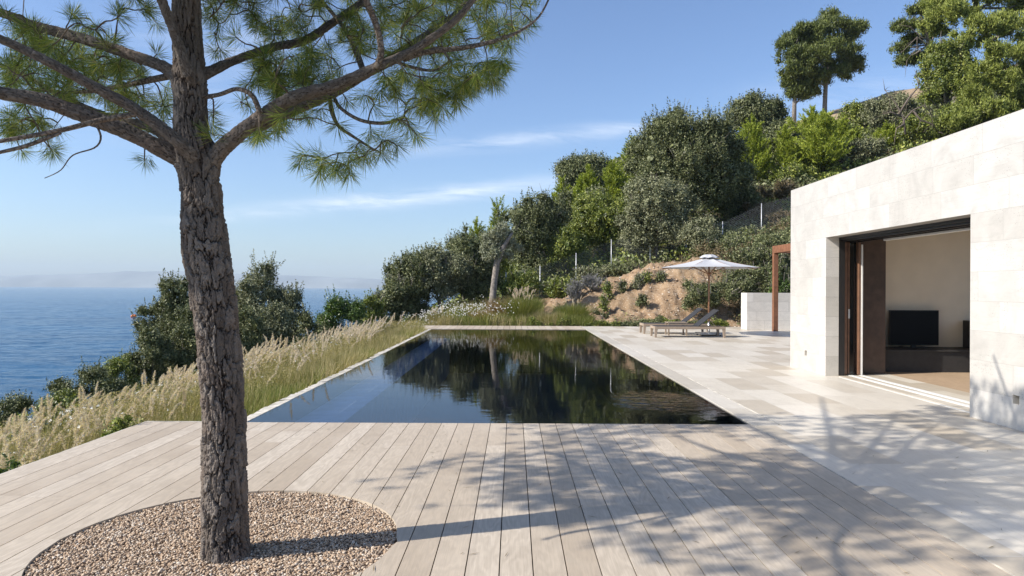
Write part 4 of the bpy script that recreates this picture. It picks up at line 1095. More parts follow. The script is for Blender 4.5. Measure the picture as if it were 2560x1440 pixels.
T = [
 # name, label, category, group, px, D, top y, width px, kind, material, extra
 ('holm_oak', 'largest dark grey green holm oak, towering behind the white parasol', 'tree', HS, 1712, 38, 262, 330, 'oak', 'oak', dict(dp=0.8, lobes=54, spiky=.9)),
 ('holm_oak', 'greyer lobe of oak hanging low over the bank, directly left of the parasol top', 'tree', HS, 1640, 35.5, 440, 190, 'oak', 'oakgrey', dict(lobes=30)),
 ('holm_oak', 'dark round oak on the skyline just left of the two tall pines', 'tree', HS, 1888, 58, 240, 150, 'oak', 'oak', dict()),
 ('holm_oak', 'dark oak squeezed between the two brightest young pines', 'tree', HS, 1950, 51, 300, 120, 'oak', 'oak', dict()),
 ('young_pine', 'bright yellow green young pine right against the big dark oak', 'tree', HS, 1880, 46, 286, 120, 'yp', 'ypine', dict()),
 ('young_pine', 'widest bright green young pine, below the pair of tall pines', 'tree', HS, 2030, 46, 262, 190, 'yp', 'ypine', dict()),
 ('young_pine', 'slim young pine to the right of the widest bright pine', 'tree', HS, 2100, 50, 300, 90, 'yp', 'ypine', dict()),
 ('holm_oak', 'olive green oak below the bare dirt ridge', 'tree', HS, 2160, 56, 256, 150, 'oak', 'mastic', dict()),
 ('holm_oak', 'grey green oak with dead twigs right of the dirt ridge', 'tree', HS, 2225, 52, 236, 130, 'oak', 'oakgrey', dict(spiky=1.2)),
 ('young_pine', 'small pale young pine peeping over the roof edge of the house', 'tree', HS, 2220, 47, 312, 70, 'yp', 'ypine', dict()),
 ('mastic_bush', 'grey green bush over the roof edge beside the small pale young pine', 'bush', HS, 2160, 46, 345, 100, 'oak', 'oakgrey', dict()),
 ('mastic_bush', 'olive bush over the roof edge, just under the dead twigs', 'bush', HS, 2290, 46, 290, 130, 'oak', 'mastic', dict()),
 ('mastic_bush', 'dense green bush at the foot of the big right hand pine', 'bush', HS, 2385, 44, 262, 160, 'oak', 'mastic', dict()),
 ('holm_oak', 'pale leaved oak climbing in front of the big right hand pine', 'tree', HS, 2365, 45, 92, 150, 'oak', 'mastic', dict(zb=.2)),
 ('mastic_bush', 'brown green bush at the roof corner of the house', 'bush', HS, 1945, 41, 448, 130, 'oak', 'brown', dict()),
 ('mastic_bush', 'dry brown bush behind the tallest fence post', 'bush', HS, 1895, 38, 505, 110, 'oak', 'brown', dict(density=.8)),
 ('mastic_bush', 'loose green bush between the two right hand fence posts', 'bush', HS, 1850, 36.5, 575, 120, 'oak', 'mastic', dict(density=.8)),
 ('mastic_bush', 'brownish bush climbing beside the house corner above the pergola', 'bush', HS, 1960, 36, 530, 100, 'oak', 'brown', dict()),
 ('mastic_bush', 'round grey green bush touching the parasol top from behind', 'bush', HS, 1755, 33.2, 556, 130, 'oak', 'oakgrey', dict()),
 ('young_pine', 'leaning young pine top left of the largest oak', 'tree', HS, 1578, 50, 338, 90, 'yp', 'ypine', dict()),
 ('young_pine', 'bright young pine in the thick of the slope, right of the skyline oak', 'tree', HS, 1535, 48, 398, 110, 'yp', 'ypine', dict()),
 ('young_pine', 'pale young pine directly below the skyline oak', 'tree', HS, 1470, 48, 412, 110, 'yp', 'ypine', dict()),
 ('young_pine', 'young pine on the left shoulder of the skyline oak', 'tree', HS, 1405, 48, 440, 80, 'yp', 'ypine', dict()),
 ('young_pine', 'feathery young pine rising just left of the silvery bush', 'tree', HS, 1440, 45, 468, 90, 'yp', 'ypine', dict()),
 ('young_pine', 'feathery young pine tucked against the left flank of the largest oak', 'tree', HS, 1592, 47, 425, 80, 'yp', 'ypine', dict()),
 ('young_pine', 'narrow young pine between the largest oak and its bright neighbour', 'tree', HS, 1852, 50, 330, 70, 'yp', 'ypine', dict()),
 ('holm_oak', 'dark oak topping the skyline halfway down the slope', 'tree', HS, 1465, 60, 388, 170, 'oak', 'oak', dict()),
 ('mastic_bush', 'silvery bush between the bright young pines', 'bush', HS, 1490, 44, 470, 80, 'oak', 'oakgrey', dict()),
 ('mastic_tree', 'yellow green tree left of the largest oak, above the fence', 'tree', HS, 1510, 40, 486, 190, 'oak', 'mastic', dict(lobes=34)),
 ('mastic_bush', 'yellowest bush hanging over the fence between its second and third posts', 'bush', HS, 1415, 36.5, 575, 110, 'oak', 'mastic', dict()),
 ('holm_oak', 'broad dark oak behind the silvery olive tree', 'tree', HS, 1335, 37.5, 486, 190, 'oak', 'oak', dict(lobes=40)),
 ('young_pine', 'slim young pine standing up behind the olive tree', 'tree', HS, 1244, 42, 490, 60, 'yp', 'ypine', dict()),
 ('young_pine', 'broader young pine on the skyline left of the slim one', 'tree', HS, 1190, 42, 543, 100, 'yp', 'ypine', dict()),
 ('holm_oak', 'small dark oak left of the skyline young pines', 'tree', HS, 1160, 40, 560, 90, 'oak', 'oak', dict()),
 ('holm_oak', 'dark oak directly left of the olive trunk', 'tree', HS, 1175, 33, 585, 170, 'oak', 'oak', dict(lobes=34, spiky=1.2)),
 ('holm_oak', 'grey green oak with upright shoots behind the stone pier', 'tree', HS, 1100, 31, 622, 150, 'oak', 'oakgrey', dict(spiky=1.6)),
 ('holm_oak', 'pointed dark oak at the seaward end of the slope', 'tree', HS, 1035, 31, 612, 150, 'oak', 'oak', dict(spiky=1.6, lobes=30)),
 ('holm_oak', 'lowest dark oak of the slope, its foot against the sea', 'tree', HS, 985, 29.5, 690, 110, 'oak', 'oak', dict(spiky=1.2)),
 ('mastic_bush', 'small green bush at the foot of the first fence post', 'bush', HS, 1300, 32.8, 672, 110, 'oak', 'mastic', dict()),
 ('mastic_bush', 'reddish green bush right of the first fence post', 'bush', HS, 1390, 32.6, 690, 95, 'oak', 'mastic', dict()),
 ('mastic_bush', 'grey bush at the foot of the second fence post', 'bush', HS, 1478, 33, 664, 100, 'oak', 'oakgrey', dict()),
 ('mastic_bush', 'round bush with bare stems at the foot of the third fence post', 'bush', HS, 1560, 33, 655, 110, 'oak', 'oak', dict(spiky=1.0)),
 ('mastic_bush', 'dark leafy bush on the bank directly behind the parasol pole', 'bush', HS, 1785, 26.6, 688, 200, 'oak', 'oak', dict(dp=.45, leafk=.8)),
 ('mastic_bush', 'dark leafy bush on the bank half hidden by the parasol, right of its pole', 'bush', HS, 1855, 27.2, 668, 130, 'oak', 'oak', dict(dp=.5)),
 ('mastic_bush', 'green bush seen through the rust brown pergola frame', 'bush', HS, 1950, 26.2, 672, 90, 'oak', 'bright', dict(dp=.5)),
  ('mastic_bush', 'wide dark brush covering the bank between the parasol and the pergola', 'bush', HS, 1905, 28.6, 622, 170, 'oak', 'oak', dict(dp=.6)),
 ('mastic_bush', 'dark brush on the upper bank above the right half of the parasol', 'bush', HS, 1830, 31, 600, 130, 'oak', 'oak', dict(dp=.6)),
 ('mastic_bush', 'low dark brush right behind the low travertine wall', 'bush', HS, 1930, 27, 655, 130, 'oak', 'oak', dict(dp=.6)),
 ('mastic_bush', 'green bush spreading below the tallest fence post', 'bush', HS, 1890, 33.2, 592, 130, 'oak', 'mastic', dict(dp=.6)),
 ('mastic_bush', 'dark bush filling the slope above the two right hand fence posts', 'bush', HS, 1850, 40, 470, 120, 'oak', 'oak', dict()),
 ('mastic_bush', 'olive bush on the slope just over the roof corner', 'bush', HS, 1990, 44, 415, 120, 'oak', 'mastic', dict()),
 ('mastic_bush', 'brown scrub hanging just inside the house corner', 'bush', HS, 1955, 33, 585, 110, 'oak', 'brown', dict(dp=.6)),
 ('mastic_bush', 'grey green scrub over the fence line left of the big oak foot', 'bush', HS, 1600, 36.5, 560, 110, 'oak', 'oakgrey', dict()),
 ('holm_oak', 'dark oak behind the yellow green tree, showing only its top', 'tree', HS, 1420, 44, 480, 120, 'oak', 'oak', dict()),
 ('holm_oak', 'dark oak on the upper slope right of the widest bright pine', 'tree', HS, 2110, 48, 350, 110, 'oak', 'oak', dict()),
 ('sea_bush', 'large dark bush by the sea, right behind the pine trunk', 'bush', LS, 640, 24, 650, 170, 'oak', 'oakgrey', dict(base=-2.6, spiky=1.6)),
 ('sea_bush', 'round dark bush by the sea, left of the pine trunk', 'bush', LS, 450, 21, 688, 190, 'oak', 'oak', dict(base=-2.4, lobes=30, spiky=1.0)),
 ('sea_bush', 'low dark bush under the round one, left of the pine trunk', 'bush', LS, 375, 18, 818, 160, 'oak', 'oak', dict(base=-2.4)),
 ('sea_bush', 'slender bush with upright shoots right of the large dark one', 'bush', LS, 742, 24, 702, 80, 'oak', 'oakgrey', dict(base=-2.4, spiky=2.0)),
 ('sea_bush', 'silvery bush in front of the large dark one, right of the pine trunk', 'bush', LS, 680, 22.5, 735, 150, 'oak', 'oakgrey', dict(base=-2.2)),
 ('sea_bush', 'light green leafy bush alone against the sea beside the pool', 'bush', LS, 858, 23, 722, 150, 'oak', 'bright', dict(base=-2.0)),
 ('sea_bush', 'small dark bush between the light green bush and the slope', 'bush', LS, 925, 27, 722, 90, 'oak', 'mastic', dict(base=-1.8)),
 ('sea_bush', 'long low bush at the water side of the plumed grass', 'bush', LS, 255, 15.5, 902, 230, 'oak', 'oak', dict(base=-2.6, dp=.8)),
 ('sea_bush', 'low bush left of the long one with a gap of sea above', 'bush', LS, 150, 14.5, 952, 120, 'oak', 'mastic', dict(base=-2.6)),
 ('sea_bush', 'dark low bush at the left edge above the grass', 'bush', LS, 25, 13.5, 952, 150, 'oak', 'oak', dict(base=-2.6)),
 ('sea_bush', 'dark bush wedged between the round bush and the pine trunk', 'bush', LS, 485, 19, 760, 150, 'oak', 'oak', dict(base=-2.4, spiky=1.0)),
 ('sea_bush', 'dark bush half hidden behind the right side of the pine trunk', 'bush', LS, 610, 20, 745, 120, 'oak', 'oak', dict(base=-2.4)),
 ('sea_bush', 'dark low bush between the silvery bush and the light green one', 'bush', LS, 775, 21, 785, 120, 'oak', 'oak', dict(base=-2.2)),
 ('sea_bush', 'low green bush growing between the plumed grass and the round dark bush', 'bush', LS, 300, 17.0, 880, 120, 'oak', 'mastic', dict(base=-2.6)),
 ('leafy_bush', 'small dark leafy bush against the left edge of the deck', 'bush', LS, 30, 5.6, 1120, 170, 'oak', 'bright', dict(base=-1.4, leafk=.75)),
 ('leafy_bush', 'little leafy bush at the deck corner under the plumed grass', 'bush', LS, 305, 6.9, 1015, 110, 'oak', 'mastic', dict(base=-1.1, leafk=.7)),
]
for nm, lab, cat, grp, px, D, ty, w_, kd, mt, ex in T:
    plant(nm, lab, cat, grp, px, D, ty, w_, kd, mt, **ex)

def tall_pine(label, trunks, lobes, mat_, D, leafk=1.0, dens=1.0, group=None, deadwood=None, name='tall_pine'):
    """mature pine: bare trunk with limbs carrying flattened needle clumps (lobes: px, py, radius px, depth offset)"""
    SEED[0] += 7; rng = np.random.default_rng(SEED[0])
    bx_, by_, _ = at(trunks[0][0], trunks[0][1], D); z0 = float(terrain(bx_, by_))
    root = empty(name, (bx_, by_, z0), label, 'tree', group)
    leaf = 0.0026 * D * leafk; G = Geo(); cs = []
    for (px, py, rp, dd) in lobes:
        x, y, z = at(px, py, D + dd); r = rp / FPX * D
        g, c_, l_ = oak_leaves(rng, 2.25 * r, 1.8 * r, 1.30 * r, 0, leaf, 0.8 * dens, 8, 1.5, -1, 'pine')
        for V, F, mi in zip(g.V, g.F, g.mi): pass
        Vall = np.concatenate(g.V) + np.array([x, y, z - .8 * r]); Fall = np.concatenate(g.F)
        G.add(Vall, Fall); cs.append((x, y, z))
    link('crown', G.mesh('pine_crown', M[mat_], (bx_, by_, z0)), root)
    m = MB(); pts = [Vector((bx_, by_, z0 - .4))]; 
    for (px, py, rp) in trunks[1:]: pts.append(Vector(at(px, py, D)))
    rad = [trunks[i][2] / FPX * D for i in range(len(trunks))]
    m.tube(pts, rad, 10)
    for c in cs:
        c = Vector(c); k = min(range(1, len(pts)), key=lambda i: (pts[i] - c).length + (0.6 * max(0, pts[i].z - c.z)))
        p = pts[k]; mid_ = p.lerp(c, .55) + Vector((0, 0, -.05 * (c - p).length))
        m.tube([p, mid_, c], [rad[k] * .5, rad[k] * .34, rad[k] * .15], 6)
    m.build('trunk', M['greytrunk'], root, True)
    if deadwood:
        m = MB()
        for line in deadwood:
            q = [Vector(at(a, b_, D - 2.2)) for a, b_ in line]
            m.tube(q, [0.05 * (1 - .8 * i / (len(q) - 1)) for i in range(len(q))], 5)
            for j in range(1, len(q)):
                e_ = q[j] + Vector((rng.normal(0, .5), rng.normal(0, .3), rng.normal(.1, .5))); m.tube([q[j], q[j].lerp(e_, .5) + Vector((0, 0, .06)), e_], [.022, .014, .006], 4)
        m.build('dead_branch', M['branch'], root, True)
    return root
SK = 'tall pines on the skyline'
tall_pine('taller pine with a pale bare trunk, right one of the pair on the ridge', [(2060, 262, 6), (2060, 262, 5.5), (2062, 215, 5), (2068, 175, 4.5), (2075, 110, 3)],
          [(2085, 55, 34, 0), (2050, 75, 34, -1), (2125, 75, 30, 1), (2020, 100, 36, 0), (2075, 110, 40, -2), (2118, 130, 36, 0), (2035, 140, 38, -2), (2080, 160, 36, 0), (2125, 165, 28, 1), (2005, 130, 30, 1), (2100, 180, 24, -1), (2145, 62, 14, 1), (2140, 152, 16, 0), (2045, 190, 26, 1), (2028, 72, 24, 0), (2010, 150, 34, -1), (2015, 185, 30, -1), (2072, 40, 24, 1), (2098, 95, 34, 1)], 'mpine', 73, group=SK)
tall_pine('shorter pine with a dark trunk, left one of the pair on the ridge', [(1983, 270, 6), (1984, 262, 5), (1985, 215, 4.5), (1985, 170, 4), (1983, 120, 2)],
          [(1955, 112, 18, 0), (1972, 98, 22, 1), (2000, 95, 26, 1), (1970, 140, 30, 0), (1998, 125, 30, -1), (2022, 150, 28, 0), (2040, 185, 26, 0), (1980, 170, 32, -1), (2005, 175, 30, 0), (2015, 205, 26, 0), (1972, 205, 16, 0), (1990, 222, 18, 0), (2030, 225, 18, 1), (1965, 185, 20, 0), (2008, 232, 18, 0), (1975, 232, 13, 0), (2000, 70, 18, 0)], 'mpine', 72, group=SK)
tall_pine('huge bright green pine filling the top right corner', [(2530, 420, 16), (2520, 300, 15), (2500, 200, 13), (2470, 100, 10), (2440, 20, 7), (2420, -60, 4)],
          [(2420, -20, 70, 0), (2500, -10, 75, 1), (2580, 0, 80, 2), (2385, 30, 55, -1), (2460, 60, 60, -2), (2540, 70, 65, -1), (2600, 110, 70, 0), (2420, 95, 45, -2), (2490, 130, 55, -3), (2560, 170, 55, -2), (2440, 180, 48, -3), (2510, 215, 55, -3), (2580, 250, 60, -3), (2430, 240, 45, -3), (2480, 270, 42, -4), (2540, 300, 50, -4), (2350, 10, 45, 0), (2330, 60, 38, 0), (2390, 290, 35, -4)], 'lpine', 46, 1.0, 0.9, SK)
tall_pine('dark pine with bare dead branches leaning into the sky left of the huge one', [(2400, 330, 9), (2390, 250, 8), (2360, 180, 7), (2320, 110, 5), (2300, 40, 3)],
          [(2300, 20, 34, 0), (2262, 58, 26, 0), (2240, 66, 16, 1), (2275, 95, 28, 1), (2250, 118, 20, 1), (2262, 145, 24, 1), (2300, 140, 26, 2), (2330, 20, 34, 1), (2335, 80, 26, 2)], 'mpine', 48, group=SK,
          deadwood=[[(2330, 105), (2300, 92), (2270, 65), (2245, 62)], [(2325, 110), (2305, 60), (2300, 40)], [(2330, 120), (2290, 92), (2262, 120), (2250, 132)], [(2325, 125), (2290, 118), (2265, 150)]])
SEED[0] += 7
dt = empty('dead_tree', at(2250, 300, 44), 'bare dead tree with twisted grey branches above the roof edge', 'tree', None)
rng = np.random.default_rng(77); m = MB()
for line in ([(2262, 335), (2258, 300), (2245, 270), (2225, 240), (2210, 225)], [(2258, 300), (2280, 275), (2310, 262), (2330, 290)], [(2245, 285), (2270, 245), (2295, 215), (2290, 190)], [(2280, 275), (2300, 300), (2330, 310), (2345, 330)], [(2250, 290), (2225, 280), (2205, 285)], [(2258, 310), (2240, 320), (2235, 345)]):
    q = [Vector(at(a, b_, 43.0)) for a, b_ in line]; m.tube(q, [0.07 * (1 - .75 * i / (len(q) - 1)) for i in range(len(q))], 6)
    for j in range(1, len(q)):
        for _ in range(3):
            e_ = q[j] + Vector((rng.normal(0, .45), rng.normal(0, .3), rng.normal(.15, .45))); m.tube([q[j], q[j].lerp(e_, .5) + Vector((0, 0, .05)), e_], [.02, .012, .005], 4)
m.build('branch', M['branch'], dt, True)

# olive tree
def olive():
    rng = np.random.default_rng(9); D = 27.6
    x, y, _ = at(1235, 750, D); z0 = 0.1
    r = empty('olive_tree', (x, y, z0), 'pruned olive tree with a thick pale trunk and small silvery crown', 'tree')
    m = MB(); P = [(1228, 790), (1232, 745), (1236, 700), (1242, 655), (1248, 640)]
    m.tube([Vector(at(a, b_, D)) for a, b_ in P], [v / FPX * D for v in (13, 9, 7.8, 8, 8)], 12)
    m.tube([Vector(at(a, b_, D)) for a, b_ in [(1246, 648), (1258, 618), (1268, 600), (1280, 582)]], [v / FPX * D for v in (7, 6, 5, 3)], 9)
    m.tube([Vector(at(a, b_, D)) for a, b_ in [(1242, 655), (1236, 628), (1228, 604)]], [v / FPX * D for v in (6, 3.5, 2)], 8)
    m.build('trunk', M['greytrunk'], r, True)
    G = Geo()
    for (px, py, rp, dd) in [(1240, 590, 24, 0), (1262, 585, 24, .2), (1225, 615, 22, 0), (1250, 615, 24, .3), (1275, 605, 16, .3), (1236, 636, 18, -.2), (1255, 568, 16, 0), (1220, 640, 12, 0), (1215, 595, 16, .1), (1290, 620, 14, .4), (1268, 640, 14, .2), (1212, 625, 12, 0)]:
        a, b_, c = at(px, py, D + dd); q = rp / FPX * D
        g, _, _ = oak_leaves(rng, 2 * q, 1.8 * q, 1.7 * q, 0, 0.055, 0.42, 9, 0.8, -1)
        G.add(np.concatenate(g.V) + np.array([a, b_, c - .85 * q]), np.concatenate(g.F))
    link('crown', G.mesh('olive_crown', M['olive'], (x, y, z0)), r)
olive()

# small plants dotted on the earth bank
for i, (px, py, w_, lab) in enumerate([(1652, 692, 22, 'dark tuft near the top of the earth bank under the parasol tip'), (1616, 690, 20, 'rounded tuft at the crest of the earth bank, left of the dark one'), (1598, 700, 22, 'dark tuft at the crest, third plant in from the parasol tip'),
        (1556, 708, 20, 'small tuft near the fence side of the earth bank crest'), (1520, 716, 24, 'dark upright tuft just right of the lavender'), (1590, 712, 24, 'pale tuft below the crest of the earth bank'), (1606, 742, 22, 'green sprig halfway down the bare earth bank'), (1510, 745, 14, 'tiny green plant on the left part of the bare earth'), (1790, 765, 22, 'leafy plant low on the earth bank right of the parasol pole'),
        (1500, 788, 40, 'rounded green bush at the bottom left corner of the bare earth')]):
    plant('bank_shrub', lab, 'plant', 'small plants on the earth bank', px, 28.5 if py < 730 else 27.2, py - 10, w_, 'oak', ('oak', 'mastic', 'oakgrey')[i % 3], spiky=1.0, lobes=6)
for px, py, w_, lab in ((1440, 706, 42, 'smaller lavender bush beside the second fence post'), (1476, 696, 54, 'larger lavender bush on the bank, right of the smaller one')):
    plant('lavender', lab, 'plant', 'lavender bushes', px, 29.5, py, w_, 'yp', 'lav', leafk=.8)

# ------------------------------------------------------------------ grasses
def blades(rng, X, Y, Z, L, wdt, lean=0.5, curve=0.6, dirx=None):
    """curved blades, 3 segments"""
    n = len(X); a = rng.random(n) * 2 * np.pi
    ln = np.abs(rng.normal(0, lean, n)); dx = np.cos(a) * ln; dy = np.sin(a) * ln
    if dirx is not None: dx = dx + dirx
    wx, wy = -np.sin(a + rng.normal(0, .6, n)), np.cos(a)
    wx, wy = np.sign(wx) * np.maximum(np.abs(wx), .6), wy * .5
    V = []
    for t, wf in ((0, 1.0), (0.4, .85), (0.75, .55), (1.0, 0.05)):
        px = X + dx * L * (t * .5 + curve * t * t * .5); py = Y + dy * L * (t * .5 + curve * t * t * .5)
        pz = Z + L * (t - 0.30 * curve * t * t * (ln + .3))
        V.append(np.stack([px - wx * wdt * wf / 2, py - wy * wdt * wf / 2, pz], -1)); V.append(np.stack([px + wx * wdt * wf / 2, py + wy * wdt * wf / 2, pz], -1))
    V = np.stack(V, 1)
    b = np.arange(n)[:, None] * 8
    F = np.concatenate([b + np.array([[0, 1, 3, 2]]), b + np.array([[2, 3, 5, 4]]), b + np.array([[4, 5, 7, 6]])])
    return V.reshape(-1, 3), F

def plumes(rng, X, Y, Z, L, dirx, diry, stalk):
    """bottle-brush plumes on arching stalks; returns (plume V,F) and (stalk V,F)"""
    G = Geo(); S = Geo()
    for i in range(len(X)):
        b = np.array([X[i], Y[i], Z[i]]); d = np.array([dirx[i], diry[i], 1.0]); d /= np.linalg.norm(d)
        sl = stalk[i]; top = b + d * sl; side = np.array([dirx[i], diry[i], 0])
        # stalk
        wv = np.array([0.0016 + 0.00012 * Y[i], 0, 0])
        V = np.array([b - wv, b + wv, top + wv, top - wv]); S.add(V, np.array([[0, 1, 2, 3]]))
        l = L[i]; m_ = int(300 if Y[i] < 10 else (190 if Y[i] < 16 else 100)); t = rng.random(m_)
        bend = side * 0.55
        axis = top + d * (t * l)[:, None] + bend * (t * t * l)[:, None] - np.array([0, 0, .18]) * (t * t * l)[:, None]
        rd = rnd_dirs(rng, m_); ax = d + 2 * bend * 0.5; ax /= np.linalg.norm(ax)
        bl = (0.018 + 0.007 * rng.random(m_)) * (0.35 + 1.3 * np.sin(np.pi * np.clip(t * .9 + .08, 0, 1)))
        u = rd * .8 + ax * .7; u /= np.linalg.norm(u, axis=1, keepdims=True)
        N = np.cross(u, rnd_dirs(rng, m_)); N /= np.linalg.norm(N, axis=1, keepdims=True)
        V, F = leaf_quads(rng, axis + u * bl[:, None] * .5, N, bl * 1.25, max(0.0035, 0.0005 * Y[i]) , u); G.add(V, F)
    return G, S

def meadow():
    rng = np.random.default_rng(21)
    # patches hug the deck and the pool edge on the sea side
    n = 125000
    Y = 3.2 + (26.5 - 3.2) * rng.random(n) ** 1.35
    wid = np.interp(Y, [3, 7, 12, 18, 26.5], [3.6, 4.4, 3.6, 2.9, 2.6])
    lim = np.where(Y < 7.12, -3.825, -3.0); lim = np.where(Y > 23.0, -3.85, lim)
    X = lim - rng.random(n) * wid
    Z = terrain(X, Y) - 0.03
    clump = fbm(X * 1.3, Y * 1.3, 0, 51)
    L = (0.50 + 0.30 * rng.random(n)) * (1 + 0.5 * clump) * np.interp(lim - X, [0, .5, 1.6], [.66, .84, 1.05]) * np.interp(Y, [3, 7, 9, 26], [.75, .75, .9, 0.88])
    V, F = blades(rng, X, Y, Z, L, 0.0042 + 0.00042 * Y, 0.38, .8, dirx=0.08)
    warm = (fbm(X * .5, Y * .5, 0, 77) + 0.35 * (rng.random(n) - .5) + 0.25 * (lim - X - 1.2) / 1.5 + np.interp(Y, [3, 6, 10, 14, 26], [-.2, .25, .25, 0.2, .25])) > -0.12
    wF = np.concatenate([warm, warm, warm])
    me = new_mesh('meadow_grass', V, F, [M['greengrass'], M['grass']], False, None, wF.astype(int))
    tag(link('meadow_grass', me), 'dry golden and green grass on the slope between the deck and the sea', 'grass', kind='stuff')
    # airy seed heads between the blades
    n = 80000
    Y = 3.6 + (26 - 3.6) * rng.random(n) ** 1.4; lim = np.where(Y < 7.12, -3.9, -3.1)
    X = lim - 0.25 - rng.random(n) * np.interp(Y, [3, 7, 12, 26], [3.2, 3.8, 3.2, 2.4]); Z = terrain(X, Y)
    keep = fbm(X * .6, Y * .6, 0, 88) > -0.25; X, Y, Z = X[keep], Y[keep], Z[keep]; n = len(X)
    h = np.interp(-(X - np.where(Y < 7.12, -3.9, -3.1)), [0, .5, 1.6], [.4, .62, .85])
    P = np.stack([X, Y, Z + h * (0.55 + 0.5 * rng.random(n))], -1)
    V, F = leaf_quads(rng, P, rnd_dirs(rng, n), 0.020 + 0.0012 * Y, 0.004 + 0.0004 * Y, rnd_dirs(rng, n) + np.array([0, 0, .6]))
    tag(link('seed_heads', new_mesh('seed_heads', V, F, M['grass'])), 'fine golden seed heads hovering in the meadow grass', 'grass', kind='stuff')
    # plumes in drifts
    def drift(n, x0, x1, y0, y1, h0, h1, leanx, L0=.22, L1=.38):
        X = rng.uniform(x0, x1, n); Y = rng.uniform(y0, y1, n); Z = terrain(X, Y)
        return [X, Y, Z, rng.uniform(L0, L1, n), rng.normal(leanx, .22, n), rng.normal(0, .15, n), rng.uniform(h0, h1, n)]
    D_ = [drift(110, -6.9, -5.0, 6.2, 8.3, .55, .82, .18), drift(44, -5.1, -4.2, 5.0, 6.6, .28, .50, .05), drift(34, -4.9, -4.1, 4.6, 5.8, .25, .42, -.1),
          drift(85, -6.6, -5.2, 8.5, 11, .62, .9, .35), drift(150, -5.9, -4.9, 10.2, 12.6, .70, .95, .35), drift(50, -5.2, -4.1, 6.9, 9.0, .40, .62, .0),
          drift(140, -5.8, -4.9, 12.5, 16, .75, .98, .35), drift(140, -5.3, -4.3, 16.5, 20.5, .75, .98, .3), drift(40, -4.2, -3.3, 10, 16, .45, .65, .0), drift(60, -5.6, -4.0, 20, 25.5, .7, .95, .2)]
    A = [np.concatenate(c) for c in zip(*D_)]
    G, S = plumes(rng, A[0], A[1], A[2], A[3], A[4], A[5], A[6])
    g2 = Geo(); g2.add(np.concatenate(G.V), np.concatenate(G.F), 0); g2.add(np.concatenate(S.V), np.concatenate(S.F), 1)
    tag(link('grass_plumes', g2.mesh('grass_plumes', [M['plume'], M['grass']])), 'soft pinkish fountain grass plumes leaning over the meadow', 'grass', kind='stuff')
    # white flowers
    def flowers(n, x0, x1, y0, y1, h0, h1, s):
        X = rng.uniform(x0, x1, n); Y = rng.uniform(y0, y1, n); Z = terrain(X, Y) + rng.uniform(h0, h1, n)
        Pf = np.repeat(np.stack([X, Y, Z], -1), 4, 0); Nf = rnd_dirs(rng, len(Pf)) * .5 + np.array([0, -.6, .6]); Nf /= np.linalg.norm(Nf, axis=1, keepdims=True)
        return leaf_quads(rng, Pf + rng.standard_normal(Pf.shape) * s * .35, Nf, s, s * .8)
    G = Geo()
    for a in ((70, -6.2, -4.3, 6.6, 10.5, .45, .85, .020), (40, -5.4, -3.6, 10, 18, .5, .9, .022), (520, -3.6, 0.0, 25.6, 27.2, .25, .95, .034), (160, -4.6, 0.4, 25.6, 28.2, .4, 1.0, .032)):
        V, F = flowers(*a); G.add(V, F)
    tag(link('white_flowers', G.mesh('white_flowers', M['petal'])), 'scattered small white flowers among the grasses', 'flowers', kind='stuff')
meadow()

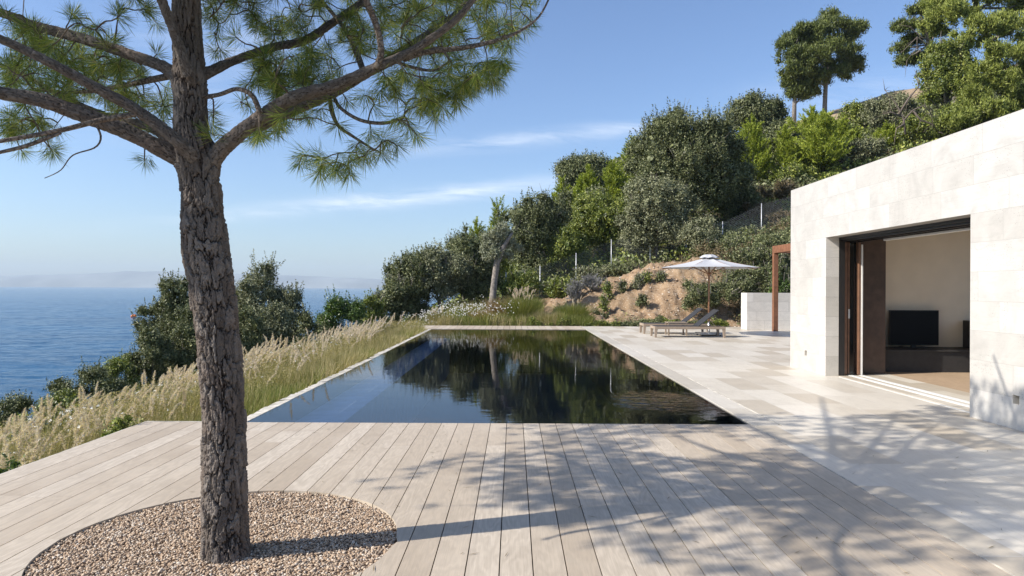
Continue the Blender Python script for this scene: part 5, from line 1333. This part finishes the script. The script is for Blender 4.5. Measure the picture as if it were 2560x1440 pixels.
def bed_grass():
    rng = np.random.default_rng(31); n = 26000
    X = rng.uniform(-4.6, 2.9, n); Y = rng.uniform(25.35, 29.5, n); Y = np.where(X > 1.2, 25.35 + (Y - 25.35) * .35, Y); Z = terrain(X, Y)
    L = (0.40 + 0.38 * rng.random(n)) * (1 + .5 * fbm(X * 1.1, Y * 1.1, 0, 13)) * np.interp(Y, [25.3, 26, 29], [.65, 1, 1])
    L = L * np.interp(X, [0, 3.6], [1, .7])
    V, F = blades(rng, X, Y, Z, L, 0.013, .35, .8)
    w_ = (fbm(X * .7, Y * .7, 0, 14) + .3 * (rng.random(n) - .5)) > 0.05
    tag(link('bed_grass', new_mesh('bed_grass', V, F, [M['greengrass'], M['grass']], False, None, np.concatenate([w_] * 3).astype(int))), 'mixed grass in the planting bed behind the far boards', 'grass', kind='stuff')
    # low ground cover along the foot of the bank
    n = 26000; X = rng.uniform(0.6, 8.0, n); Y = 25.32 + np.abs(rng.normal(0, .35, n)); Y = np.minimum(Y, 26.6)
    cl = fbm(X * 1.6, Y * 1.6, 0, 15) + 0.35 * fbm(X * 5, Y * 5, 0, 16)
    Z = terrain(X, Y) + np.clip(0.22 + .35 * cl, .03, .5) * rng.random(n) ** .6
    k = cl > -0.32
    P = np.stack([X, Y, Z], -1)[k]; Nn = rnd_dirs(rng, len(P)) + np.array([0, -.3, .5]); Nn /= np.linalg.norm(Nn, axis=1, keepdims=True)
    V, F = leaf_quads(rng, P, Nn, .055, .032)
    mi = (fbm(P[:, 0] * .9, P[:, 1] * .9, 0, 17) > 0.05).astype(int)
    tag(link('ground_cover', new_mesh('ground_cover', V, F, [M['oak'], M['mastic']], False, None, mi)), 'low creeping plants along the foot of the earth bank', 'ground cover', kind='stuff')
    # undergrowth on the wooded slope
    n = 120000; Y = 31.5 + 48 * rng.random(n) ** 1.1; X = -9 + (Y * 0.75 + 12) * rng.random(n)
    Z = terrain(X, Y); d_ = sstep(60, 68, Y) * sstep(20, 30, X)
    k = (rng.random(n) > d_ * 1.2) & ~((X > 1) & (X < 9) & (Y < 33.6))
    X, Y, Z = X[k], Y[k], Z[k]; cl = fbm(X * .5, Y * .5, 0, 19)
    P = np.stack([X, Y, Z + (0.35 + .8 * np.clip(cl + .2, 0, 1)) * rng.random(len(X)) ** .7], -1)
    Nn = rnd_dirs(rng, len(P)) + np.array([-.2, -.3, .5]); Nn /= np.linalg.norm(Nn, axis=1, keepdims=True)
    V, F = leaf_quads(rng, P, Nn, .0050 * Y, .0030 * Y)
    mi = (fbm(P[:, 0] * .3, P[:, 1] * .3, 0, 20) > 0.1).astype(int)
    tag(link('undergrowth', new_mesh('undergrowth', V, F, [M['oak'], M['mastic']], False, None, mi)), 'dark undergrowth covering the slope between the trees', 'undergrowth', kind='stuff')
bed_grass()
def slope_scrub():
    rng = np.random.default_rng(55); n = 42000; X = rng.uniform(8.3, 18, n); Y = rng.uniform(25.5, 34.5, n)
    k = X > 8.3 + .8 * rng.random(n) + .6 * fbm(X, Y, 0, 56); X, Y = X[k], Y[k]; Z = terrain(X, Y); cl = fbm(X * .9, Y * .9, 0, 57)
    P = np.stack([X, Y, Z + (0.25 + .9 * np.clip(cl + .3, 0, 1)) * rng.random(len(X)) ** .7], -1)
    Nn = rnd_dirs(rng, len(P)) + np.array([-.2, -.3, .5]); Nn /= np.linalg.norm(Nn, axis=1, keepdims=True)
    V, F = leaf_quads(rng, P, Nn, .11, .06); mi = (fbm(P[:, 0] * .6, P[:, 1] * .6, 0, 58) > 0.15).astype(int)
    tag(link('slope_scrub', new_mesh('slope_scrub', V, F, [M['oak'], M['brown']], False, None, mi)), 'tangled dark scrub covering the shaded bank right of the bare earth', 'undergrowth', kind='stuff')
slope_scrub()
def coast_scrub():
    rng = np.random.default_rng(59); n = 60000; Y = 6 + 21 * rng.random(n) ** 1.1
    lo = np.interp(Y, [6, 9, 14, 20, 27], [-7.4, -7.5, -6.9, -6.4, -6.0]); X = lo - 3.2 * rng.random(n) ** 1.2
    Z = terrain(X, Y); cl = fbm(X * .8, Y * .8, 0, 60)
    P = np.stack([X, Y, Z + (0.35 + 1.0 * np.clip(cl + .35, 0, 1)) * rng.random(n) ** .6], -1)
    Nn = rnd_dirs(rng, n) + np.array([-.2, -.3, .5]); Nn /= np.linalg.norm(Nn, axis=1, keepdims=True)
    V, F = leaf_quads(rng, P, Nn, .035 + .0022 * Y, .02 + .0012 * Y); mi = (fbm(P[:, 0] * .7, P[:, 1] * .7, 0, 58) > 0.2).astype(int)
    tag(link('coast_scrub', new_mesh('coast_scrub', V, F, [M['oak'], M['mastic']], False, None, mi)), 'low dark scrub closing the gap between the plumed grass and the sea', 'undergrowth', kind='stuff')
coast_scrub()

def bank_stones():
    rng = np.random.default_rng(44); n = 5200
    X = rng.uniform(1.6, 9.3, n); Y = rng.uniform(25.35, 32.0, n); Z = terrain(X, Y)
    k = rng.random(n) < 0.35 + 0.65 * sstep(-.1, .4, fbm(X * .9, Y * .9, 0, 45)); X, Y, Z = X[k], Y[k], Z[k]; n = len(X)
    V0 = np.array([[0, 0, 1], [0, 0, -.8], [1, 0, 0], [0, 1, 0], [-1, 0, 0], [0, -1, 0]], float)
    F0 = np.array([[0, 2, 3], [0, 3, 4], [0, 4, 5], [0, 5, 2], [1, 3, 2], [1, 4, 3], [1, 5, 4], [1, 2, 5]])
    s_ = 0.018 + 0.05 * rng.random(n) ** 5; th = rng.random(n) * 6.28
    V = V0[None] * s_[:, None, None] * rng.uniform(.5, 1.3, (n, 6, 1)); c, q = np.cos(th)[:, None], np.sin(th)[:, None]
    V = np.stack([V[..., 0] * c - V[..., 1] * q + X[:, None], V[..., 0] * q + V[..., 1] * c + Y[:, None], V[..., 2] * .8 + Z[:, None] + .005], -1)
    F = (F0[None] + (np.arange(n) * 6)[:, None, None]).reshape(-1, 3)
    tag(link('bank_stones', new_mesh('bank_stones', V.reshape(-1, 3), F, M['bankstone'])), 'loose pale and brown stones strewn over the cut earth bank', 'stones', kind='stuff')
bank_stones()

def grass_clump(label, px, D, wpx, hpx, mats, npl, group='ornamental grass clumps behind the pool'):
    SEED[0] += 3; rng = np.random.default_rng(SEED[0]); x, y, _ = at(px, 700, D); z0 = float(terrain(x, y)) - .02
    W = wpx / FPX * D; H = hpx / FPX * D; n = 900
    root = empty('ornamental_grass', (x, y, z0), label, 'grass clump', group)
    a = rng.random(n) * 6.283; r = np.sqrt(rng.random(n)) * W * .18
    X, Y = r * np.cos(a), r * np.sin(a); L = H * rng.uniform(.6, 1.05, n)
    out = rng.uniform(0, 1, n) * W * .42 / (H + .01)
    V = []
    for t, wf in ((0, 1), (.4, .9), (.75, .6), (1, .05)):
        px_ = X + np.cos(a) * out * L * t * t; py_ = Y + np.sin(a) * out * L * t * t; pz = L * (t - .25 * t * t * out)
        V.append(np.stack([px_ - .007 * wf, py_, pz], -1)); V.append(np.stack([px_ + .007 * wf, py_, pz], -1))
    V = np.stack(V, 1).reshape(-1, 3); b = np.arange(n)[:, None] * 8
    F = np.concatenate([b + np.array([[0, 1, 3, 2]]), b + np.array([[2, 3, 5, 4]]), b + np.array([[4, 5, 7, 6]])])
    link('blades', new_mesh('blades', V, F, M[mats]), root)
    if npl:
        a = rng.random(npl) * 6.283; o = rng.random(npl) * .32
        G, S = plumes(rng, np.cos(a) * W * .08, np.sin(a) * W * .08 + D * 0, np.zeros(npl), rng.uniform(.18, .28, npl), np.cos(a) * o, np.sin(a) * o, H * rng.uniform(.75, 1.05, npl))
        link('plumes', G.mesh('plumes', M['plume']), root)
grass_clump('tall green grass clump crowned with upright cream plumes, right of the tan clump', 1305, 26.3, 150, 80, 'greengrass', 46)
grass_clump('tan airy grass clump at the foot of the olive trunk', 1255, 26.8, 130, 74, 'tan', 0)
grass_clump('tan airy grass clump just right of the olive trunk base, the lower one', 1210, 26.2, 110, 50, 'tan', 0)
grass_clump('broad green grass clump at the left end of the bare earth', 1430, 26.4, 150, 62, 'greengrass', 8)
grass_clump('yellowish grass clump between the plumed clump and the broad green one', 1370, 26.0, 90, 48, 'grass', 0)
grass_clump('grass clump with a few pale plumes left of the white flowers', 1095, 26.4, 90, 55, 'grass', 14)
grass_clump('green grass clump on the bare earth left of the loungers', 1465, 26.0, 60, 40, 'greengrass', 0)

# ------------------------------------------------------------------ the big pine in the foreground
def cell_noise(u, v, cu, cv, seed):
    """2-D Voronoi F1, F2 and cell id; u periodic with period cu cells"""
    fu, fv = np.floor(u).astype(int), np.floor(v).astype(int)
    best = np.full(u.shape, 9.0); sec = np.full(u.shape, 9.0); cid = np.zeros(u.shape)
    for a in (-1, 0, 1):
        for b_ in (-1, 0, 1):
            iu, iv = fu + a, fv + b_; iw = np.mod(iu, cu)
            pu = iu + 0.12 + 0.76 * hash3(iw, iv, iw * 0 + 1, seed); pv = iv + 0.12 + 0.76 * hash3(iw, iv, iw * 0 + 2, seed)
            d = np.hypot(u - pu, v - pv); h = hash3(iw, iv, iw * 0 + 3, seed)
            upd = d < best
            sec = np.where(upd, best, np.minimum(sec, d)); cid = np.where(upd, h, cid); best = np.where(upd, d, best)
    return best, sec, cid

def smooth_path(P, R, n):
    P = np.array(P, float); R = np.array(R, float)
    d = np.concatenate([[0], np.cumsum(np.linalg.norm(np.diff(P, axis=0), axis=1))]); t = np.linspace(0, d[-1], n)
    # Catmull-Rom
    out = []; ro = []
    for s in t:
        i = min(len(P) - 2, max(0, int(np.searchsorted(d, s, 'right') - 1))); q = (s - d[i]) / (d[i + 1] - d[i] + 1e-9)
        p0, p1, p2, p3 = P[max(i - 1, 0)], P[i], P[i + 1], P[min(i + 2, len(P) - 1)]
        out.append(0.5 * ((2 * p1) + (-p0 + p2) * q + (2 * p0 - 5 * p1 + 4 * p2 - p3) * q * q + (-p0 + 3 * p1 - 3 * p2 + p3) * q ** 3))
        ro.append(R[i] + (R[i + 1] - R[i]) * q)
    return np.array(out), np.array(ro)

def bark_tube(name, P, R, nu, nv, cells, aspect, depth, seed, parent, mat_, flake=1.0):
    C, Rr = smooth_path(P, R, nv)
    T = np.gradient(C, axis=0); T /= np.linalg.norm(T, axis=1, keepdims=True)
    A = np.zeros_like(T); a = np.cross(T[0], [0.0, 1.0, 0.1]); a /= np.linalg.norm(a)
    for i in range(nv):
        a = a - T[i] * np.dot(a, T[i]); a /= np.linalg.norm(a); A[i] = a
    B = np.cross(T, A)
    s = np.concatenate([[0], np.cumsum(np.linalg.norm(np.diff(C, axis=0), axis=1))])
    U, Vv = np.meshgrid(np.arange(nu) / nu, s)
    Rm = np.mean(Rr); csz = 2 * math.pi * Rm / cells
    cx, cy_ = np.cos(U * 2 * np.pi), np.sin(U * 2 * np.pi)
    wu = 0.9 * fbm(cx * 3 + 5, cy_ * 3, Vv * 9, seed + 1, 5) + .18 * fbm(cx * 18, cy_ * 18, Vv * 60, seed + 11, 2); wv = 0.9 * fbm(cx * 3, cy_ * 3 + 9, Vv * 9, seed + 2, 5) + .18 * fbm(cx * 18, cy_ * 18 + 4, Vv * 60, seed + 12, 2)
    u1, v1 = U * cells + wu, Vv / (csz * aspect) + wv
    f1, f2, cid = cell_noise(u1, v1, cells, 0, seed)
    g1, g2, cid2 = cell_noise(u1 * 2.0 + .3, v1 * 2.6 + .7, cells * 2, 0, seed + 5)
    edge = np.clip((f2 - f1) * 1.0, 0, 1); edge2 = np.clip(g2 - g1, 0, 1)
    plate = sstep(0.02, 0.20, edge + 0.10 * fbm(cx * 10, cy_ * 10, Vv * 30, seed + 7, 3))
    fine = fbm(cx * 14, cy_ * 14, Vv * 60, seed + 3, 4)
    lump = fbm(cx * 1.6, cy_ * 1.6, Vv * 5, seed + 4, 3)
    disp = depth * (plate * (0.55 + 0.6 * cid) + 0.34 * sstep(0.0, 0.10, edge2) * (0.2 + 1.0 * cid2) + 0.42 * fine * flake) + 0.05 * Rm * lump - depth * .6
    Rv = Rr[:, None] + disp * np.clip(Rr[:, None] / Rm, .6, 1.2)
    P3 = C[:, None, :] + (A[:, None, :] * cx[..., None] + B[:, None, :] * cy_[..., None]) * Rv[..., None]
    I = np.arange(nu * nv).reshape(nv, nu); J = np.roll(I, -1, axis=1)
    F = np.stack([I[:-1], J[:-1], J[1:], I[1:]], -1).reshape(-1, 4)
    crev = np.clip(plate * 0.75 + 0.25 * sstep(0, .15, edge2), 0, 1) * np.clip(0.9 + fine * .5, 0, 1)
    o_ = np.array(parent.location) if parent.parent is None else np.array(parent.location) + np.array(parent.parent.location)
    me = new_mesh(name, P3.reshape(-1, 3) - o_, F, mat_, True, {'crevice': crev.reshape(-1), 'plate': np.clip(cid * .6 + cid2 * .4, 0, 1).reshape(-1)})
    return link(name, me, parent)

TD = 3.6
def W3(px, py, D): return at(px, py, D)
pine = empty('pine_tree', (W3(569, 1385, TD)[0], TD, -0.02), 'big leaning pine in the foreground, its rough trunk rising from the round gravel bed', 'tree')
tp = [(570, 1400, 76), (569, 1385, 66), (566, 1330, 59), (563, 1200, 57), (562, 1060, 55), (556, 960, 55), (546, 860, 56), (535, 760, 57), (524, 680, 60), (512, 620, 61), (507, 565, 58), (503, 500, 51), (498, 450, 50), (494, 410, 57), (486, 375, 54), (478, 330, 45), (474, 250, 43), (470, 190, 45), (468, 130, 39), (464, 60, 38), (462, 0, 37), (458, -150, 33), (455, -330, 26), (452, -450, 18), (450, -560, 8)]
P = [W3(a, b_, TD + (0.10 * max(0, -b_) / 400)) for a, b_, r in tp]; P[0] = (P[1][0], P[1][1], -0.08)
bark_tube('trunk', P, [(r * 0.93 - 5.5) / FPX * TD for a, b_, r in tp], 380, 1700, 15, 4.2, 0.015, 5, pine, M['bark'])

BR = [  # control points px, py, depth, radius px (at that depth)
 ('L1', [(470, 405, 3.6, 36), (425, 385, 3.55, 27), (330, 335, 3.5, 25), (200, 285, 3.42, 25), (100, 250, 3.36, 23), (0, 232, 3.3, 21), (-160, 205, 3.2, 17), (-360, 160, 3.1, 11)]),
 ('L2', [(485, 395, 3.52, 22), (440, 350, 3.44, 19), (340, 275, 3.38, 17), (240, 220, 3.3, 16), (120, 155, 3.22, 14), (0, 98, 3.15, 13), (-200, 20, 3.0, 9)]),
 ('L3', [(455, 215, 3.6, 24), (415, 172, 3.65, 18), (320, 135, 3.72, 16), (200, 95, 3.8, 16), (75, 62, 3.9, 15), (0, 32, 3.95, 13), (-200, -20, 4.1, 9)]),
 ('L4', [(468, 190, 3.49, 18), (455, 150, 3.46, 14), (432, 80, 3.42, 12), (403, 5, 3.38, 12), (350, -120, 3.3, 9), (290, -260, 3.2, 6)]),
 ('L5', [(430, 188, 3.68, 10), (370, 200, 3.8, 9), (300, 215, 3.95, 7), (200, 230, 4.1, 5), (90, 225, 4.3, 4)]),
 ('L6', [(335, 285, 3.38, 8), (250, 300, 3.3, 8), (150, 325, 3.2, 7), (0, 352, 3.1, 6), (-120, 370, 3.0, 4)]),
 ('L7', [(150, 330, 3.2, 6), (70, 362, 3.15, 6), (0, 380, 3.1, 5), (-80, 400, 3.0, 3)]),
 ('L8', [(445, 380, 3.68, 12), (380, 320, 3.8, 14), (290, 300, 3.95, 12), (180, 255, 4.2, 9), (60, 190, 4.5, 6), (-40, 150, 4.7, 4)]),
 ('R1', [(520, 410, 3.6, 40), (560, 365, 3.58, 30), (640, 300, 3.55, 26), (735, 243, 3.5, 25), (830, 215, 3.46, 21), (930, 172, 3.42, 19), (1020, 130, 3.40, 15), (1090, 85, 3.38, 14), (1145, 40, 3.36, 12), (1185, -10, 3.34, 10), (1260, -110, 3.3, 7)]),
 ('R1b', [(640, 315, 3.66, 20), (740, 268, 3.72, 20), (830, 228, 3.75, 18), (900, 190, 3.8, 15), (980, 140, 3.9, 12), (1050, 95, 4.0, 10), (1150, 20, 4.2, 7), (1200, -60, 4.4, 5)]),
 ('R2', [(485, 195, 3.62, 22), (530, 175, 3.68, 15), (590, 148, 3.78, 12), (680, 118, 3.95, 12), (760, 100, 4.1, 12), (830, 55, 4.25, 11), (905, 2, 4.4, 10), (1000, -90, 4.6, 7)]),
 ('R3', [(490, 245, 3.62, 8), (545, 236, 3.55, 6), (590, 222, 3.5, 6), (628, 238, 3.48, 7), (648, 282, 3.5, 8)]),
 ('R4', [(1005, 148, 3.42, 9), (1060, 130, 3.45, 8), (1160, 118, 3.5, 7), (1240, 100, 3.55, 6), (1300, 75, 3.6, 4), (1345, 40, 3.65, 3), (1372, -10, 3.7, 2.5)]),
 ('R5', [(938, 172, 3.40, 11), (950, 130, 3.36, 9), (940, 70, 3.34, 9), (912, 0, 3.3, 9), (880, -90, 3.3, 6)]),
 ('R6', [(905, 175, 3.85, 9), (880, 110, 4.0, 8), (850, 60, 4.2, 6), (800, 0, 4.4, 5)]),
 ('D1', [(832, 240, 3.6, 5), (850, 270, 3.55, 5), (900, 300, 3.5, 5), (960, 307, 3.5, 5), (1010, 292, 3.5, 4)]),
 ('D2', [(822, 245, 3.6, 6), (828, 280, 3.6, 6), (845, 315, 3.6, 5), (880, 340, 3.6, 4), (935, 375, 3.6, 3)]),
 ('D3', [(990, 155, 3.45, 5), (1030, 168, 3.5, 5), (1080, 175, 3.55, 4), (1120, 155, 3.6, 3)]),
 ('D4', [(232, 300, 3.43, 3.5), (250, 340, 3.42, 2.8), (236, 368, 3.4, 2.2), (180, 388, 3.4, 1.8), (150, 425, 3.4, 1.4), (110, 445, 3.4, 1.0)]),
]
allp = []; abr = []
BSC = {'R1': .62, 'L1': .72, 'L2': .74, 'L3': .76, 'R1b': .78, 'R2': .78, 'L4': .85, 'L8': .8}
for k, (nm, pts) in enumerate(BR):
    pts = [(a, b_, d, r * BSC.get(nm, .9)) for a, b_, d, r in pts]
    P = [W3(a, b_, d) for a, b_, d, r in pts]; R = [r / FPX * d for a, b_, d, r in pts]
    L = sum(np.linalg.norm(np.array(P[i + 1]) - np.array(P[i])) for i in range(len(P) - 1))
    if nm in ('L1', 'R1', 'L2', 'L3', 'R2', 'R1b', 'L8', 'L4'):
        bark_tube('branch', P, R, 110, int(L * 210), 10, 1.6, 0.0042, 40 + k, pine, M['bark'], 1.2)
    else:
        C, Rr = smooth_path(P, R, 26); m = MB(); m.tube(C, list(Rr), 8); m.build('branch', M['branch'], pine, True)
    C, Rr = smooth_path(P, R, max(6, int(L / 0.09))); allp.append(C[1:]); abr.append(Rr[1:])
# limbs of the crown above the picture; they and their needles throw the shade on deck and terrace
rng = np.random.default_rng(66)
for k in range(17):
    zt_ = rng.uniform(3.0, 3.6); a = k * 2.399 + 0.4; Lb = rng.uniform(1.8, 3.0) * (1.15 - 0.13 * (zt_ - 3))
    x0, y0 = W3(462, 0, TD)[0], TD + 0.05
    dx, dy = math.cos(a), math.sin(a)
    P = [(x0, y0, zt_)]
    for t in (.3, .6, 1.0):
        z = zt_ + 0.25 * Lb * t + 0.1 * rng.normal(); D_ = y0 + dy * Lb * t
        x_ = x0 + dx * Lb * t
        z = max(z, EYE + 0.435 * max(D_, 0.5) + .12) if D_ > 0.3 else z
        P.append((x_, D_, z))
    C, Rr = smooth_path(P, [0.045, .032, .022, .010], 18); m = MB(); m.tube(C, list(Rr), 7); m.build('branch', M['branch'], pine, True)
    allp.append(C[3:]); abr.append(Rr[3:])
nodes = np.concatenate(allp)

tufts = []      # position, hang factor
def T_(px, py, D, hang=0.5): tufts.append((*W3(px, py, D), hang))
Z2 = [(360,1180),(330,1200),(490,1200),(480,1290),(500,1240),(600,1190),(620,1260),(680,1290),(650,1230),(750,1200),(800,1180),(850,1130),(920,1150),(740,1100),(1000,1050),(1070,1100),(1200,1020),(1110,870),(1040,880),(1150,950),(820,700),(900,690),(890,790),(1040,600),(1060,740),(1020,620),(1130,560),(1190,730),(1320,600),(1340,640),(1340,780),(1310,860),(1300,700),(1500,720),(1510,770),(1570,560),(1650,560),(1680,620),(1750,490),(1840,480),(1860,520),(1870,360),(1460,480),(1420,560),(1240,640),(970,560),(950,1040),(560,1250),(440,1180),(700,1180),(860,1010),(590,960)]
rng = np.random.default_rng(70)
for a, b_ in Z2:
    for j in range(1 if b_ > 500 else 2):
        T_(640 + a / 3 + rng.normal(0, 5), b_ / 3 + rng.normal(0, 5), rng.uniform(3.35, 3.75), 0.9)
for a, b_ in [(180,880),(160,950),(190,930),(390,880),(360,860),(470,820),(550,750),(620,600),(350,530),(330,570),(600,520),(60,900),(10,960),(20,1010),(100,600),(60,500),(140,640),(220,560),(420,420),(280,420),(680,760),(300,830)]:
    T_(640 + a / 3, b_ / 3, rng.uniform(3.3, 4.0), 0.75)
Z1 = [(145,1130),(385,1110),(380,1140),(1090,1220),(870,80),(880,110),(560,100),(520,120),(590,170),(620,200),(700,190),(800,300),(840,280),(860,320),(700,230),(1200,180),(1060,60),(1090,90),(1010,20),(1120,40),(60,480),(30,460),(100,520),(60,870),(20,900),(140,900),(110,850),(300,880),(340,690),(500,700),(150,680),(60,640),(250,600),(400,620),(450,560),(540,640),(330,560),(200,500),(120,580),(860,500),(900,480),(820,480),(960,470),(940,540),(1160,420),(1220,820),(1200,800),(1000,760),(960,720),(1070,700),(1100,740),(1240,900),(1180,960),(1100,980),(260,320),(200,350),(300,280),(420,380),(480,400),(560,360),(380,340),(620,420),(150,200),(100,180),(40,100),(700,620),(640,560),(260,720),(420,760),(40,1000),(130,980),(250,190),
      (1560,40),(1600,20),(1550,80),(1580,150),(1700,110),(1900,200),(1930,220),(1960,170),(2040,200),(1650,250),(1750,260),(1620,400),(1640,380),(1900,480),(1960,540),(1930,600),(2000,640),(1850,620),(1820,760),(1860,800),(1600,860),(1590,940),(1580,1010),(1900,1000),(1860,1040),(1950,1010),(2050,940),(2090,980),(2100,600),(2060,420),(2130,480)]
for a, b_ in Z1:
    T_(a / 3 + rng.normal(0, 4), b_ / 3 + rng.normal(0, 4), rng.uniform(3.5, 4.5), 0.45)
def fill(poly, n, d0, d1, hang):
    poly = np.array(poly, float); lo, hi = poly.min(0), poly.max(0); c = 0
    while c < n:
        p = lo + (hi - lo) * rng.random(2); ins = False; j = len(poly) - 1
        for i in range(len(poly)):
            if (poly[i, 1] > p[1]) != (poly[j, 1] > p[1]) and p[0] < (poly[j, 0] - poly[i, 0]) * (p[1] - poly[i, 1]) / (poly[j, 1] - poly[i, 1]) + poly[i, 0]: ins = not ins
            j = i
        if ins: T_(p[0], p[1], rng.uniform(d0, d1), hang); c += 1
fill([(850, -30), (1365, -30), (1320, 60), (1270, 110), (1180, 140), (1080, 170), (960, 150), (850, 120)], 165, 3.5, 5.2, .5)
fill([(620, -30), (900, -30), (920, 120), (820, 200), (700, 230), (620, 130)], 68, 3.6, 5.0, .5)
fill([(640, 150), (800, 130), (820, 215), (700, 255), (640, 240)], 26, 3.6, 4.4, .6)
fill([(930, 180), (1090, 170), (1250, 130), (1290, 190), (1180, 240), (1060, 290), (990, 260)], 40, 3.4, 3.9, .9)
fill([(0, 60), (180, 90), (320, 150), (430, 200), (400, 330), (250, 280), (100, 230), (0, 200)], 75, 3.7, 5.0, .5)
fill([(0, 40), (180, 80), (330, 150), (430, 200), (410, 300), (250, 270), (100, 230), (0, 200)], 60, 4.4, 6.0, .4)
fill([(0, 190), (120, 240), (150, 330), (0, 340)], 14, 3.4, 4.2, .7)
fill([(520, -30), (640, -30), (640, 60), (540, 60)], 14, 3.7, 4.5, .5)
def off_patch(x, y, z):     # the crown thins out here: the sun reaches the boards by the near left of the pool
    lx, ly = x + z * 1.316, y + z * 0.402
    return lx < -1.15 + 0.8 * max(0.0, ly - 4.9) and ly > 4.4
# the side of the crown beyond the left edge of the picture
for _ in range(330):
    Y_ = rng.uniform(2.9, 5.6); X_ = -rng.uniform(.80 * Y_, .80 * Y_ + 2.4)
    Z_ = rng.uniform(2.7, 3.7)
    if vnoise(X_ * 1.3, Y_ * 1.3, 0.0, 4) < -0.2 or off_patch(X_, Y_, Z_): continue
    tufts.append((X_, Y_, Z_, .4))
# crown above the frame
c = 0
while c < 2300:
    p = rng.uniform(-1, 1, 3)
    if p @ p > 1: continue
    X_, Y_, Z_ = -1.75 + 3.5 * p[0], 4.1 + 2.9 * p[1], 3.95 + 1.2 * p[2]
    if Y_ > 0.2 and Z_ < EYE + 0.435 * Y_ + 0.06: continue
    if Z_ > 0.40 + (5.05 - X_) * 0.76 or off_patch(X_, Y_, Z_): continue
    if vnoise(X_ * 1.1, Y_ * 1.1, Z_ * 1.1, 3) < -0.12: continue
    tufts.append((X_, Y_, Z_, .3)); c += 1

def build_crown():
    rng = np.random.default_rng(71)
    Tf = np.array(tufts); pos = Tf[:, :3]
    nd = nodes.copy(); nsrc = [tuple(q) for q in nd]
    d0 = np.array([np.min(np.sum((nd - p) ** 2, 1)) for p in pos]); order = np.argsort(d0)
    cap = np.zeros((len(nd) + 3 * len(pos), 3)); cap[:len(nd)] = nd; cnt = len(nd)
    tw = MB(); G = Geo(); dirs = np.zeros((len(pos), 3))
    for i in order:
        p = pos[i]; dist = np.linalg.norm(cap[:cnt] - p, axis=1)
        # prefer starts that lie inward and above or level
        j = int(np.argmin(dist + 0.25 * np.maximum(0, p[2] - cap[:cnt, 2])))
        q = cap[j]; L = dist[j]
        if L < 0.03: dirs[i] = (0, 0, -1); continue
        side = rng.standard_normal(3) * 0.10 * L
        m1 = q + (p - q) * .35 + side + np.array([0, 0, 0.10 * L]); m2 = q + (p - q) * .72 + side * .6 + np.array([0, 0, 0.10 * L * (1 if Tf[i, 3] > .6 else -.3)])
        C, R = smooth_path([q, m1, m2, p], [0.0055 if L > .3 else .004, .0042, .0034, .0030], 7)
        tw.tube([tuple(c_) for c_ in C], list(R), 4, False)
        t = C[-1] - C[-2]; dirs[i] = t / (np.linalg.norm(t) + 1e-9)
        cap[cnt:cnt + 3] = [C[3], C[5], p]; cnt += 3
    hang = Tf[:, 3]
    d = dirs * 0.75 + np.stack([np.zeros(len(pos)), np.zeros(len(pos)), .45 - 1.25 * hang], -1) + rng.standard_normal((len(pos), 3)) * .25
    d /= np.linalg.norm(d, axis=1, keepdims=True)
    per = 90; k = np.repeat(np.arange(len(pos)), per); n = len(k)
    r = rng.standard_normal((n, 3)); r -= d[k] * np.sum(r * d[k], 1, keepdims=True); r /= np.linalg.norm(r, axis=1, keepdims=True)
    th = np.radians(18 + 72 * rng.random(n) ** .8)[:, None]
    u = d[k] * np.cos(th) + r * np.sin(th); u[:, 2] -= 0.18 * hang[k]; u /= np.linalg.norm(u, axis=1, keepdims=True)
    Ln = rng.uniform(.075, .125, n) * rng.uniform(.85, 1.15, len(pos))[k]
    back = -d[k] * (rng.random(n) ** 2 * 0.05)[:, None]
    N = np.cross(u, rnd_dirs(rng, n)); N /= np.linalg.norm(N, axis=1, keepdims=True)
    V, F = leaf_quads(rng, pos[k] + back + u * Ln[:, None] * .5, N, Ln, 0.0026, u)
    G.add(V, F, 0)
    G.addmb(tw, 1)
    link('crown', G.mesh('pine_crown_needles', [M['needle'], M['twig']], tuple(pine.location)), pine)
build_crown()

# fallen needles and bits of bark lying on the deck and terrace
def litter():
    rng = np.random.default_rng(90); n = 300
    X = rng.uniform(-2.2, 5.0, n); Y = rng.uniform(3.2, 7.0, n); k = (np.hypot(X - CX, Y - CY) > CR + .02)
    X, Y = X[k], Y[k]; n = len(X); a = rng.random(n) * 6.28
    u = np.stack([np.cos(a), np.sin(a), 0 * a], -1); N = np.tile([0, 0, 1.0], (n, 1))
    V, F = leaf_quads(rng, np.stack([X, Y, 0.0055 + 0 * X], -1), N, rng.uniform(.02, .10, n), rng.uniform(.002, .007, n), u)
    tag(link('fallen_needles', new_mesh('fallen_needles', V, F, M['brown'])), 'brown fallen pine needles scattered on deck and paving', 'litter', kind='stuff')
litter()

# ------------------------------------------------------------------ the air
def haze():
    h = MB(); h.box(-9300, 9300, -800, 8200, -40, 250)
    t = bpy.data.materials.new('pale_haze'); t.use_nodes = True; n = t.node_tree.nodes; n.clear()
    o = n.new('ShaderNodeOutputMaterial'); v = n.new('ShaderNodeVolumePrincipled'); t.node_tree.links.new(v.outputs[0], o.inputs['Volume'])
    v.inputs['Color'].default_value = (0.70, 0.85, 1.0, 1); v.inputs['Density'].default_value = 0.00013; v.inputs['Anisotropy'].default_value = 0.0
    ob = h.build('haze', t); tag(ob, 'pale blue sea haze filling the air', 'haze', kind='stuff')
haze()
